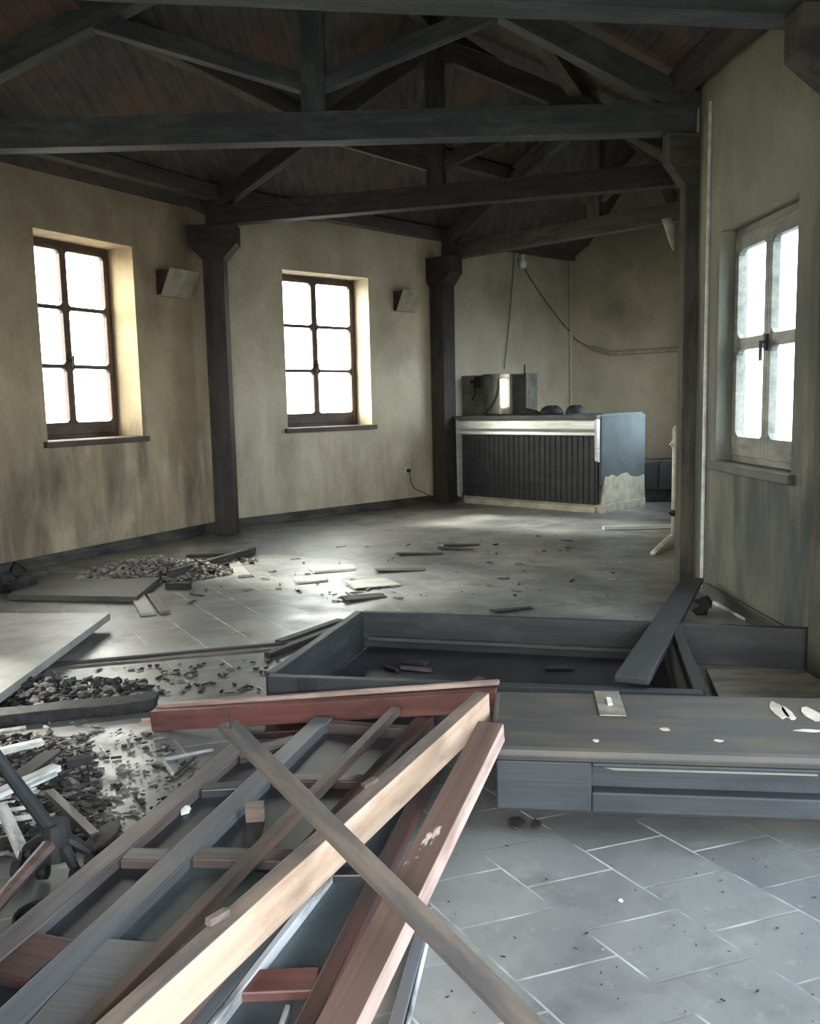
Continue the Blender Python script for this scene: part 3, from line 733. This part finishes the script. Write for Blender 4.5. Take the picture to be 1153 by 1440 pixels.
def patch(px, py, w, h, n=9):
    p = G(px, py, zt) - Vector((c0.x, c0.y, 0)); x, y = p.dot(uc), p.dot(vc)
    bm = bmesh.new(); prism(bm, [(x + w * random.uniform(.7, 1.1) * math.cos(2 * PI * k / n), y + h * random.uniform(.7, 1.1) * math.sin(2 * PI * k / n), zt + .0005) for k in range(n)], (0, 0, .002))
    return obj('bare_mark', bm, M['lime'], root, mwC)
for a in ((1095, 1000, .03, .09), (1108, 1003, .018, .08), (1142, 1005, .03, .07), (1138, 1028, .05, .012), (935, 1026, .018, .015), (1010, 1042, .015, .01), (838, 1042, .012, .012)): patch(*a)
bm = bmesh.new(); prism(bm, [(LC * .66, .013, .118), (LC * .68, .013, .125), (LC * .86, .013, .112), (LC * .86, .013, .104), (LC * .7, .013, .106)], (0, -.004, 0)); obj('bare_mark', bm, M['white'], root, mwC)
# floor-level board behind on the right between frame and wall: dusty sheet
s0, s1 = G(990, 975, .26), G(1150, 985, .26)
bm = bmesh.new(); prism(bm, [G(992, 944, .02), G(1130, 948, .02), Vector((2.0, 3.2, .02)), Vector((1.25, 3.2, .02))], (0, 0, .02)); tag(obj('dusty_board', bm, M['dust_board'], bevel=.003), 'flat dusty board on the floor between the box frame and the right wall', 'board')
# leaning plank by the right post
a = G(888, 962, .235); b = AY(974, 818, 5.95)
board('leaning_plank', a, b, .14, .03, M['box_board'], 'dark plank leaning from the box frame up to the foot of the grey post', up=(0, 0, 1))
# lump at the post's foot
bm = bmesh.new()
for i in range(5): chunk(bm, G(986 + random.uniform(-8, 8), 850 + random.uniform(-6, 6), .05) + Vector((0, 0, .0)), .07)
tag(obj('debris_lump', bm, M['black']), 'black lump of debris at the foot of the grey post', 'debris')

# ------------------------------------------------------------------ fallen glazed doors and timbers in the foreground
zd = .13; th = .055
def two(px0, py0, px1, py1, z): return G(px0, py0, z), G(px1, py1, z)
def ext(a, b, k):  # extend a beyond by k metres away from b
    return a + (a - b).normalized() * k
def leaf(lines, rails, label, mats, z, ws, thk, panels):
    """lines: stiles from near to far (centre line); rails: (stile i, stile j, t, width, mat)"""
    pts = [two(*l, z) for l in lines]; pts = [(ext(a, b, .35), b) for a, b in pts]
    root = empty('fallen_door', (pts[0][1].x, pts[0][1].y, 0), label, 'door')
    for (a, b), w, mt in zip(pts, ws, mats): timber('stile', a - Vector((0, 0, thk)), b - Vector((0, 0, thk)), w, thk, mt, root, bevel=.006, worn=.001)
    # t is measured as distance y (world) of the crossing
    def at(i, Y):
        a, b = pts[i]; t = (Y - a.y) / (b.y - a.y); return a + (b - a) * t
    for i, j, Yi, Yj, w, mt in rails:
        A_, B_ = at(i, Yi), at(j, Yj); dd = (B_ - A_).normalized()
        timber('rail', A_ + dd * ws[i] * .48 - Vector((0, 0, thk * .95)), B_ - dd * ws[j] * .48 - Vector((0, 0, thk * .95)), w, thk * .88, mt, root, bevel=.005)
    for i, j, Y0, Y1, mt in panels:
        k0, k1 = at(i, Y0), at(i, Y1); m0, m1 = at(j, Y0 - .1), at(j, Y1 - .1)
        bm = bmesh.new(); dn = Vector((0, 0, -thk * .75)); prism(bm, [k0 + dn, m0 + dn, m1 + dn, k1 + dn], (0, 0, .01)); obj('panel', bm, mt, root)
    return root, pts, at
Y_ = lambda px, py, z=zd: G(px, py, z).y
rA, ptsA, atA = leaf(
    [(0, 1331, 345, 1040), (-2, 1442, 455, 1008), (215, 1440, 600, 1004)],
    [(0, 1, Y_(320, 1062), Y_(430, 1032), .07, M['stile_brown']), (0, 1, Y_(262, 1105), Y_(360, 1100), .06, M['panel_dark']), (0, 1, Y_(170, 1197), Y_(262, 1200), .07, M['stile_grey']),
     (0, 1, Y_(30, 1330), Y_(125, 1350), .16, M['red_dark']),
     (1, 2, Y_(462, 1012), Y_(580, 1022), .05, M['stile_grey']), (1, 2, Y_(395, 1090), Y_(520, 1092), .06, M['stile_brown']), (1, 2, Y_(270, 1196), Y_(450, 1200), .07, M['stile_grey']),
     (1, 2, Y_(120, 1375), Y_(255, 1395), .34, M['stile_blue'])],
    'wide fallen door of dark panels with grey and blue grey stiles on the floor at the near left',
    [M['stile_grey'], M['stile_blue'], M['stile_brown']], zd, [.075, .08, .07], th,
    [(0, 1, 1.2, 3.2, M['panel_dark']), (1, 2, 1.2, Y_(270, 1196), M['panel_teal']), (1, 2, Y_(270, 1196) + .01, 3.4, M['panel_dark'])])
zb = .07
rB, ptsB, atB = leaf(
    [(262, 1440, 520, 1130), (428, 1440, 630, 1030)],
    [(0, 1, Y_(400, 1376, zb), Y_(455, 1372, zb), .085, M['red']), (0, 1, Y_(470, 1222, zb), Y_(520, 1222, zb), .05, M['panel_dark']), (0, 1, Y_(560, 1105, zb), Y_(600, 1105, zb), .05, M['red_dark'])],
    'narrow fallen door with dark red stile, red rail and teal panel beneath the pale beam',
    [M['stile_blue'], M['red_dark']], zb, [.085, .05], .05,
    [(0, 1, 1.2, 1.72, M['panel_dark']), (0, 1, 1.73, 3.0, M['panel_teal'])])
# peeled white edge on its left stile
a, b = G(298, 1440, zb), G(468, 1222, zb); o = timber('peeled_edge', ext(a, b, .3) + Vector((0, 0, -.03)), b + Vector((0, 0, -.03)), .016, .034, M['white_paint'], rB, worn=.003, ragged=(0, .03)); o['label'] = 'peeling white edge strip'
a, b = G(395, 1440, zb), G(405, 1410, zb); timber('peeled_edge', ext(a, b, .2) + Vector((0, 0, -.035)), b + Vector((0, 0, -.035)), .012, .034, M['white_paint'], rB, worn=.002)

# loose timbers
def loose(name, n, f, w, h, mat, label, cat='beam', near_ext=.35, zt0=None, zt1=None, **k):
    """top centre line from pixel n at top height zt0 to f at zt1"""
    a, b = G(*n, zt0), G(*f, zt1); a = ext(a, b, near_ext)
    o = timber(name, a - Vector((0, 0, h)), b - Vector((0, 0, h)), w, h, mat, **k); return tag(o, label, cat)
# pale beam: bare front side, dirty top
a, b = G(152, 1440, .245), G(680, 972, .37); a = ext(a, b, .35)
mwp, Lp = frame(a - Vector((0, 0, .11)), b - Vector((0, 0, .11)))
bm = bmesh.new(); vs = add_box(bm, (0, -.026, 0), (Lp, .026, .11)); bmesh.ops.recalc_face_normals(bm, faces=bm.faces)
bm.faces.ensure_lookup_table()
for fc in bm.faces:
    fc.material_index = 1 if fc.normal.z > .9 else 0
o = obj('pale_beam', bm, [M['pine'], M['pine_top']], None, mwp, .004); tag(o, 'thick pale pine beam with bare cream side lying across both fallen doors', 'beam')
# beam with flaked paint
a, b = G(472, 1440, .15), G(692, 1012, .40); a = ext(a, b, .35)
mwp, Lp = frame(a - Vector((0, 0, .065)), b - Vector((0, 0, .065)))
bm = bmesh.new(); add_box(bm, (0, -.042, 0), (Lp, .042, .065)); bmesh.ops.recalc_face_normals(bm, faces=bm.faces)
for fc in bm.faces: fc.material_index = 0 if fc.normal.z > .9 else 1
M['fleck_side'] = wood('worn rosy side', s(150, 126, 116), s(186, 164, 152), s(124, 98, 90), .4, .5)
o = obj('flaked_beam', bm, [M['fleck'], M['fleck_side']], None, mwp, .004); tag(o, 'red brown beam with flecks of missing paint, rightmost of the fallen timbers', 'beam')
loose('batten', (116, 1440), (556, 994), .034, .034, M['batten'], 'thin brown batten lying lengthwise over the wide door left of the pale beam', 'batten', zt0=.17, zt1=.19, ragged=(0, .01))
a, b = G(745, 1440, .19), G(320, 1015, .47); a = ext(a, b, .8)
o = timber('crossing_plank', a - Vector((0, 0, .016)), b - Vector((0, 0, .016)), .062, .016, M['plank'], worn=.0015, bevel=.002); tag(o, 'long grey brown plank lying diagonally on top of the pale beam', 'plank')
bm = bmesh.new(); pn = G(318, 1017, .47) + (a - b).normalized() * .03; tube(bm, [pn + Vector((0, 0, -.03)), pn + Vector((0, 0, .045))], [.003, .003], 6); obj('nail', bm, M['dark_metal'], o, Matrix.Identity(4))
# red frame beam across the far end of the doors
a, b = G(212, 1003, .085), G(700, 970, .26); d_ = (b - a).normalized(); nn = Vector((-d_.y, d_.x, 0)) * .03
root = empty('red_frame_beam', (a.x, a.y, 0), 'red brown varnished door frame beam with broken left end across the far end of the doors', 'beam')
timber('beam', a - Vector((0, 0, .084)) + nn, b - Vector((0, 0, .094)) + nn, .058, .088, M['red'], root, worn=.001)
timber('top_strip', a + Vector((0, 0, .0)) + nn * 2.3, b + nn * 2.3, .03, .018, M['fleck_side'], root, worn=.001)
timber('splintered_end', a + nn - d_ * .05 + Vector((0, 0, -.06)), a + nn + Vector((0, 0, -.06)) + d_ * .01, .03, .025, M['pine'], root, ragged=(.03, 0))
# second red face lying flat in front of it
loose('flat_red_board', (330, 1022), (650, 1004), .17, .03, M['red_dark'], 'flat dark red board lying just in front of the red frame beam', 'board', near_ext=0, zt0=.03, zt1=.03)
# dark strip beside the flaked beam
loose('dark_strip', (556, 1440), (596, 1296), .035, .02, M['stile_blue'], 'narrow dark strip on the tiles beside the flaked beam', 'strip', near_ext=.3, zt0=.025, zt1=.025)
loose('light_strip', (572, 1440), (606, 1296), .008, .022, M['white_paint'], 'thin pale edge strip on the tiles right of the narrow dark strip', 'strip', near_ext=.3, zt0=.025, zt1=.025)

# small blocks resting on the doors
p = G(359, 1162, .085); bm = bmesh.new(); add_box(bm, (-.03, 0, 0), (.03, .03, .066)); tag(obj('wood_block', bm, M['pine_top'], None, Matrix.Translation(Vector((p.x, p.y, .0905))) @ Matrix.Rotation(.1, 4, 'Z'), .003), 'small square offcut of pale wood standing on the wide fallen door', 'wood block')
p = G(262, 1150, .08); bm = bmesh.new(); chunk(bm, (0, 0, .018), .028); tag(obj('plaster_chip', bm, M['white'], None, Matrix.Translation(Vector((p.x, p.y, .09)))), 'white chip of plaster on the dark panel between the first two stiles', 'chip')
p = G(306, 1293, .28); bm = bmesh.new(); flake(bm, (0, 0, 0), .05, .016, .018, ang=.9, tilt=.02); tag(obj('wood_chip', bm, M['pine_top'], None, Matrix.Translation(p + Vector((-.0, 0, -.003)))), 'small wood chip on the dirty top of the pale beam near the front', 'chip')
p = G(520, 1102, .325); bm = bmesh.new(); flake(bm, (0, 0, 0), .06, .015, .012, ang=.9, tilt=.02); tag(obj('wood_chip', bm, M['batten'], None, Matrix.Translation(p + Vector((-.0, 0, -.003)))), 'brown wood chip on the top of the pale beam beyond the crossing plank', 'chip')

# ------------------------------------------------------------------ left floor: slab, panel, strips
bm = bmesh.new(); zs = .10
c = [G(155, 862, zs), G(-90, 862, zs), Vector((-3.1, 3.95, zs)), G(-2, 977, zs)]
prism(bm, [q + Vector((0, 0, -.045)) for q in c], (0, 0, .045)); slabo = obj('fallen_table_top', bm, M['slab'], bevel=.004); tag(slabo, 'big pale grey slab like a table top lying at the left edge', 'table top')
c = [G(10, 836, .05), G(192, 839, .05), G(232, 806, .05), G(60, 806, .05)]
bm = bmesh.new(); prism(bm, [q + Vector((0, 0, -.045)) for q in c], (0, 0, .045)); tag(obj('burnt_board', bm, M['cab_top'], bevel=.004), 'flat burnt panel with a thick dark edge beneath the rubble heap', 'panel')
board('long_strip', (78, 935), (482, 898), .03, .012, M['char'], 'long thin dark strip across the floor beyond the fallen doors', 'strip', worn=.001)
board('long_tan_strip', (70, 941), (400, 912), .02, .008, M['batten'], 'thin tan splinter strip running along the long dark strip', 'strip', worn=.002, ragged=(.02, .03))
board('burnt_beam', (-40, 1022), (214, 996), .11, .06, M['coal'], 'thick charred beam with ragged end beside the charcoal at left', 'beam', worn=.013, ragged=(0, .05))
board('charred_board', (240, 812), (357, 778), .05, .06, M['char'], 'charred beam leaning on the right end of the rubble heap', 'board', z=(.06, .002), worn=.003)
board('charred_board', (262, 784), (345, 780), .07, .025, M['char'], 'charred board flat behind the rubble heap', 'board', worn=.002)
board('slat_piece', (208, 866), (192, 838), .10, .022, M['slab'], 'grey slat piece at the corner of the burnt panel, nearer the wall', 'slat')
board('slat_piece', (232, 864), (213, 838), .07, .022, M['stile_grey'], 'grey slat piece at the corner of the burnt panel, farther from the wall', 'slat')
board('slat_piece', (344, 812), (328, 793), .11, .022, M['slab'], 'pale slat piece at the tip of the leaning charred beam', 'slat')
board('dark_block', (234, 828), (268, 828), .06, .05, M['coal'], 'dark block at the foot of the rubble heap', 'block')
board('charred_board', (376, 925), (512, 872), .05, .03, M['char'], 'charred board poking from under the left corner of the open box frame', 'board')
board('charred_board', (392, 905), (480, 874), .06, .02, M['char'], 'charred board lying left of the open box frame, farther back', 'board')
# black sack like lump and small box by the left wall
bm = bmesh.new()
for i in range(6): chunk(bm, G(random.uniform(-4, 32), random.uniform(815, 832), .07), .1)
tag(obj('charred_lump', bm, M['black']), 'black charred lump against the skirting at the left edge', 'debris')
p = G(46, 818, 0); bm = bmesh.new(); add_box(bm, (-.1, -.06, 0), (.12, .1, .09)); tag(obj('small_box', bm, M['trim'], None, Matrix.Translation(p) @ Matrix.Rotation(.4, 4, 'Z'), .004), 'small grey box beside the black lump at the left wall', 'box')
bm = bmesh.new(); tube(bm, spline([G(12, 812, .02), AY(20, 792, p.y), AY(30, 796, p.y), G(40, 806, .05)]), .01, 6); tag(obj('bent_wire', bm, M['dark_metal']), 'bent dark wire above the black lump at the left wall', 'wire')

# rubble that nobody could count
def heap(name, n, cx, cy, sx, sy, h, rr, mats, label, ang=0.0, flat=.8):
    bm = bmesh.new(); ca, sa = math.cos(ang), math.sin(ang)
    for i in range(n):
        a = random.uniform(0, 2 * PI); q = math.sqrt(random.random()); ux, uy = q * math.cos(a), q * math.sin(a)
        hh = h * (1 - q * q) * random.uniform(.2, 1)
        r_ = random.uniform(*rr); x, y = ux * sx, uy * sy
        chunk(bm, (cx + x * ca - y * sa, cy + x * sa + y * ca, hh + r_ * .3), r_, flat, random.randrange(len(mats)))
    return tag(obj(name, bm, mats), label, 'rubble', kind='stuff')
pc = G(200, 806, .05); heap('rubble_heap', 1500, pc.x + .05, pc.y + .05, .68, .27, .17, (.005, .034), [M['rubble'], M['ash'], M['rubble']], 'heap of broken pale plaster rubble by the left wall', .25)
pc = G(295, 798, 0); heap('rubble_spill', 160, pc.x - .1, pc.y + .1, .5, .2, .05, (.01, .035), [M['ash'], M['coal'], M['rubble']], 'dark and pale rubble spilling right of the heap', .3)
pc = G(60, 985, 0); heap('charcoal_heap', 600, pc.x - .1, pc.y + .06, .6, .22, .06, (.006, .036), [M['coal'], M['coal'], M['coal'], M['ash']], 'charcoal debris behind the charred beam', .1)
def scatter(name, n, quad, rr, mats, label, flakes=.5, lens=(.02, .09), fw=(.006, .022), fh=(.003, .01)):
    bm = bmesh.new()
    for i in range(n):
        a, b = random.random(), random.random()
        px = (quad[0][0] * (1 - a) + quad[1][0] * a) * (1 - b) + (quad[3][0] * (1 - a) + quad[2][0] * a) * b
        py = (quad[0][1] * (1 - a) + quad[1][1] * a) * (1 - b) + (quad[3][1] * (1 - a) + quad[2][1] * a) * b
        p = G(px, py, .004); mi = random.randrange(len(mats))
        if random.random() < flakes: flake(bm, p, random.uniform(*lens), random.uniform(*fw), random.uniform(*fh), tilt=.12, mi=mi)
        else: r_ = random.uniform(*rr); chunk(bm, p + Vector((0, 0, r_ * .3)), r_, .6, mi)
    return tag(obj(name, bm, mats), label, 'debris', kind='stuff')
scatter('charcoal_debris', 1000, [(-20, 1036), (120, 1032), (170, 1190), (-20, 1210)], (.004, .026), [M['coal'], M['coal'], M['coal'], M['char'], M['ash'], M['char']], 'charcoal and ash debris at the near left', .45)
scatter('white_splinters', 70, [(-20, 1110), (60, 1105), (70, 1175), (-20, 1180)], (.006, .012), [M['white_stick'], M['rubble']], 'small white splinters among the charcoal at left', .85, (.04, .13))
scatter('floor_crumbs', 260, [(60, 1010), (230, 1035), (300, 1110), (120, 1190)], (.004, .012), [M['coal'], M['ash'], M['rubble']], 'crumbs scattered on the tiles beside the wide door', .4, (.015, .05))
scatter('charcoal_crumbs', 130, [(60, 945), (420, 925), (360, 975), (60, 985)], (.005, .02), [M['coal'], M['coal'], M['ash']], 'charcoal crumbs between the long strip and the red beam', .4, (.02, .06))
scatter('floor_dust', 130, [(620, 1180), (1150, 1190), (1150, 1440), (600, 1440)], (.0012, .003), [M['coal'], M['coal'], M['ash']], 'tiny specks of soot on the near tiles', .3, (.004, .012), (.002, .005), (.001, .002))
scatter('far_crumbs', 120, [(300, 770), (830, 750), (900, 840), (260, 850)], (.006, .02), [M['coal'], M['ash']], 'dark crumbs on the far floor', .5, (.03, .12))

# larger loose pieces
for (a, b, w, h, mt, lb) in [
    ((-25, 1066), (60, 1046), .045, .02, 'white_stick', 'white painted lath farthest back in the charcoal at left'),
    ((-10, 1124), (80, 1083), .05, .022, 'white_stick', 'broad white painted lath in the middle of the left debris'),
    ((40, 1108), (78, 1090), .025, .012, 'white_stick', 'short white sliver lying behind the broad white lath'),
    ((70, 1118), (134, 1180), .03, .02, 'stile_grey', 'grey lath slanting towards the wide fallen door'),
    ((2, 1140), (34, 1208), .035, .03, 'white_stick', 'white painted lath beside the black caster base'),
    ((-20, 1034), (36, 1026), .04, .012, 'ash', 'pale flat scrap at the left edge before the charred beam'),
    ((20, 1100), (75, 1060), .07, .015, 'char', 'dark flat scrap between the two white laths'),
    ((95, 1078), (128, 1072), .05, .03, 'coal', 'charred lump of wood right of the broad white lath'),
    ((-30, 1162), (50, 1150), .02, .012, 'white_stick', 'thin white splinter nearest the black caster base'),
    ((-30, 1148), (44, 1136), .018, .01, 'white_stick', 'thin white splinter behind the nearest thin splinter'),
    ]:
    board('broken_lath', a, b, w, h, M[mt], lb, 'lath', z=(.03, .03), worn=.002, ragged=(.004, .004))
p = G(145, 1180, .03); bm = bmesh.new(); prism(bm, [(.04 * math.cos(k) * 1.0, .075 * math.sin(k), 0) for k in [i * PI / 6 for i in range(12)]], (0, 0, .015))
tag(obj('oval_scrap', bm, M['stile_grey'], None, Matrix.Translation(p) @ Matrix.Rotation(-.5, 4, 'Z') @ Matrix.Rotation(.3, 4, 'X'), .003), 'rounded grey scrap leaning on the edge of the wide door', 'scrap')
# triangular frame scrap near the door's edge
root = empty('bent_frame_scrap', G(238, 1078, 0), 'pale bent frame scrap on the tiles behind the wide door', 'scrap')
timber('side', G(230, 1070, .004), G(300, 1056, .004), .015, .012, M['white_paint'], root); timber('side', G(230, 1073, .004), G(244, 1092, .004), .015, .012, M['white_paint'], root); timber('side', G(246, 1092, .004), G(275, 1066, .004), .012, .01, M['char'], root)
# lifted tiles on the middle floor
for i, (x, y, l, w, an, tl) in enumerate([(560, 802, .42, .10, .1, .04), (590, 779, .4, .07, 0, .03), (648, 767, .35, .08, .2, .05), (512, 840, .34, .14, .5, .05), (720, 858, .3, .05, .4, .03), (640, 772, .3, .08, -.3, .04), (470, 800, .36, .25, .3, .015), (436, 816, .25, .2, .3, .02), (520, 822, .36, .28, .35, .015)]):
    p = G(x, y, .006); bm = bmesh.new(); flake(bm, (0, 0, 0), l, w, .012, ang=an, tilt=0)
    tag(obj('loose_tile', bm, M['char'] if i < 6 else M['slab'], None, Matrix.Translation(p) @ Matrix.Rotation(tl, 4, 'Y')), ['dark scrap', 'pale loose tile'][i > 5] + ' lying on the far floor between the box frame and the bar', 'floor scrap', ['dark scraps on the far floor', 'pale loose tiles on the far floor'][i > 5])
# crumpled scrap on near tiles
p = G(728, 1163, 0); bm = bmesh.new(); chunk(bm, (0, 0, .012), .05, .35); chunk(bm, (.06, .0, .008), .03, .4); tag(obj('charred_scrap', bm, M['coal'], None, Matrix.Translation(p)), 'small charred scrap on the near tiles under the edge of the cabinet', 'scrap')
p = G(873, 1268, 0); bm = bmesh.new(); chunk(bm, (0, 0, .004), .009); tag(obj('plaster_crumb', bm, M['white'], None, Matrix.Translation(p)), 'tiny white crumb alone on the near tiles', 'crumb')

# ------------------------------------------------------------------ overturned caster base
hub = G(80, 1178, .12); root = empty('overturned_swivel_stand', (hub.x, hub.y, 0), 'black overturned office chair base with casters among the debris at left', 'chair base')
bm = bmesh.new(); tube(bm, [hub + Vector((0, 0, -.06)), hub + Vector((0, 0, .05))], [.05, .04], 12); obj('hub', bm, M['black'], root, smooth=False)
bm = bmesh.new(); tube(bm, [hub, AY(-30, 1030, hub.y - .1)], [.022, .018], 10); obj('gas_column', bm, M['black'], root)
feet = [(-20, 1296, .03), (128, 1198, .07), (106, 1222, .05), (60, 1216, .05), (40, 1190, .07)]
for i, (x, y, z) in enumerate(feet):
    e = G(x, y, z); 
    if i == 0: e = ext(e, hub, .1)
    bm = bmesh.new(); tube(bm, [hub, (hub + e) / 2 + Vector((0, 0, .01)), e], [.024, .019, .014], 8); lg = obj('leg', bm, M['black'] if i else M['stile_brown'], root)
    if i:
        bm = bmesh.new(); cpt = e + Vector((0, 0, -.02)); tube(bm, [cpt + Vector((-.014, 0, 0)), cpt + Vector((.014, 0, 0))], .024, 12); obj('caster', bm, M['black'], lg)
p = G(25, 1222, .025); bm = bmesh.new(); tube(bm, [p + Vector((-.013, 0, 0)), p + Vector((.013, 0, 0))], .026, 12); tube(bm, [p, p + Vector((.01, .01, .05))], .006, 6); tag(obj('swivel_roller', bm, M['black']), 'single black caster wheel at the end of the white lath', 'caster')
board('white_end_piece', (30, 1206), (66, 1194), .03, .03, M['white_paint'], 'short pale cross piece between the caster wheel and the black base', 'lath', z=(.02, .02))
# round pan
p = G(66, 1285, .04); root = empty('round_pan', p, 'dark round pan with a thin rim half under the edge of the wide door', 'pan')
bm = bmesh.new(); R_ = .085; tube(bm, [p + Vector((R_ * math.cos(k * PI / 12), R_ * .9 * math.sin(k * PI / 12), 0)) for k in range(25)], .005, 6, cap=False); obj('rim', bm, M['dark_metal'], root)
bm = bmesh.new(); rr = []
for (a, z) in ((1, 0), (.95, -.02), (.8, -.032)): rr.append([bm.verts.new(p + Vector((R_ * a * math.cos(k * PI / 12), R_ * .9 * a * math.sin(k * PI / 12), z))) for k in range(24)])
for a, b in zip(rr, rr[1:]):
    for k in range(24): bm.faces.new((a[k], a[(k + 1) % 24], b[(k + 1) % 24], b[k]))
bm.faces.new(rr[-1]); obj('dish', bm, M['coal'], root)

# ------------------------------------------------------------------ light: an overcast sky outside the openings
w = bpy.data.worlds.new('overcast'); SC.world = w; w.use_nodes = True; nt = w.node_tree; bg = nt.nodes['Background']
tc = nt.nodes.new('ShaderNodeTexCoord'); sp = nt.nodes.new('ShaderNodeSeparateXYZ'); nt.links.new(tc.outputs['Generated'], sp.inputs[0])
mr = nt.nodes.new('ShaderNodeMapRange'); nt.links.new(sp.outputs[2], mr.inputs[0]); mr.inputs[1].default_value = -.12; mr.inputs[2].default_value = .1; mr.inputs[3].default_value = .18; mr.inputs[4].default_value = 1.0
# warm haze to the west (-x), cooler sky to the south-east
mx = nt.nodes.new('ShaderNodeMapRange'); nt.links.new(sp.outputs[0], mx.inputs[0]); mx.inputs[1].default_value = -.6; mx.inputs[2].default_value = .4
mc = nt.nodes.new('ShaderNodeMix'); mc.data_type = 'RGBA'; nt.links.new(mx.outputs[0], mc.inputs[0]); mc.inputs[6].default_value = (1.5, 1.44, 1.30, 1); mc.inputs[7].default_value = (.78, .90, 1.03, 1)
mm = nt.nodes.new('ShaderNodeVectorMath'); mm.operation = 'SCALE'; nt.links.new(mc.outputs[2], mm.inputs[0]); nt.links.new(mr.outputs[0], mm.inputs[3])
nt.links.new(mm.outputs[0], bg.inputs['Color']); bg.inputs['Strength'].default_value = 6.0

sl = bpy.data.lights.new('veiled_sun', 'SUN'); sl.energy = 6.0; sl.angle = math.radians(9); sl.color = (1, .97, .9)
so = bpy.data.objects.new('veiled_sun', sl); COL.objects.link(so)
so.rotation_euler = Vector((2.4, -1.4, -2.0)).to_track_quat('-Z', 'Y').to_euler()

vs_ = SC.view_settings; vs_.view_transform = 'Standard'; vs_.look = 'None'; vs_.gamma = 1; vs_.use_curve_mapping = False; vs_.exposure = 1.6
SC.cycles.use_denoising = True
try: SC.cycles.denoiser = 'OPENIMAGEDENOISE'
except Exception: pass
SC.cycles.max_bounces = 10; SC.cycles.diffuse_bounces = 6; SC.cycles.glossy_bounces = 3; SC.cycles.transparent_max_bounces = 8
SC.cycles.sample_clamp_indirect = 8
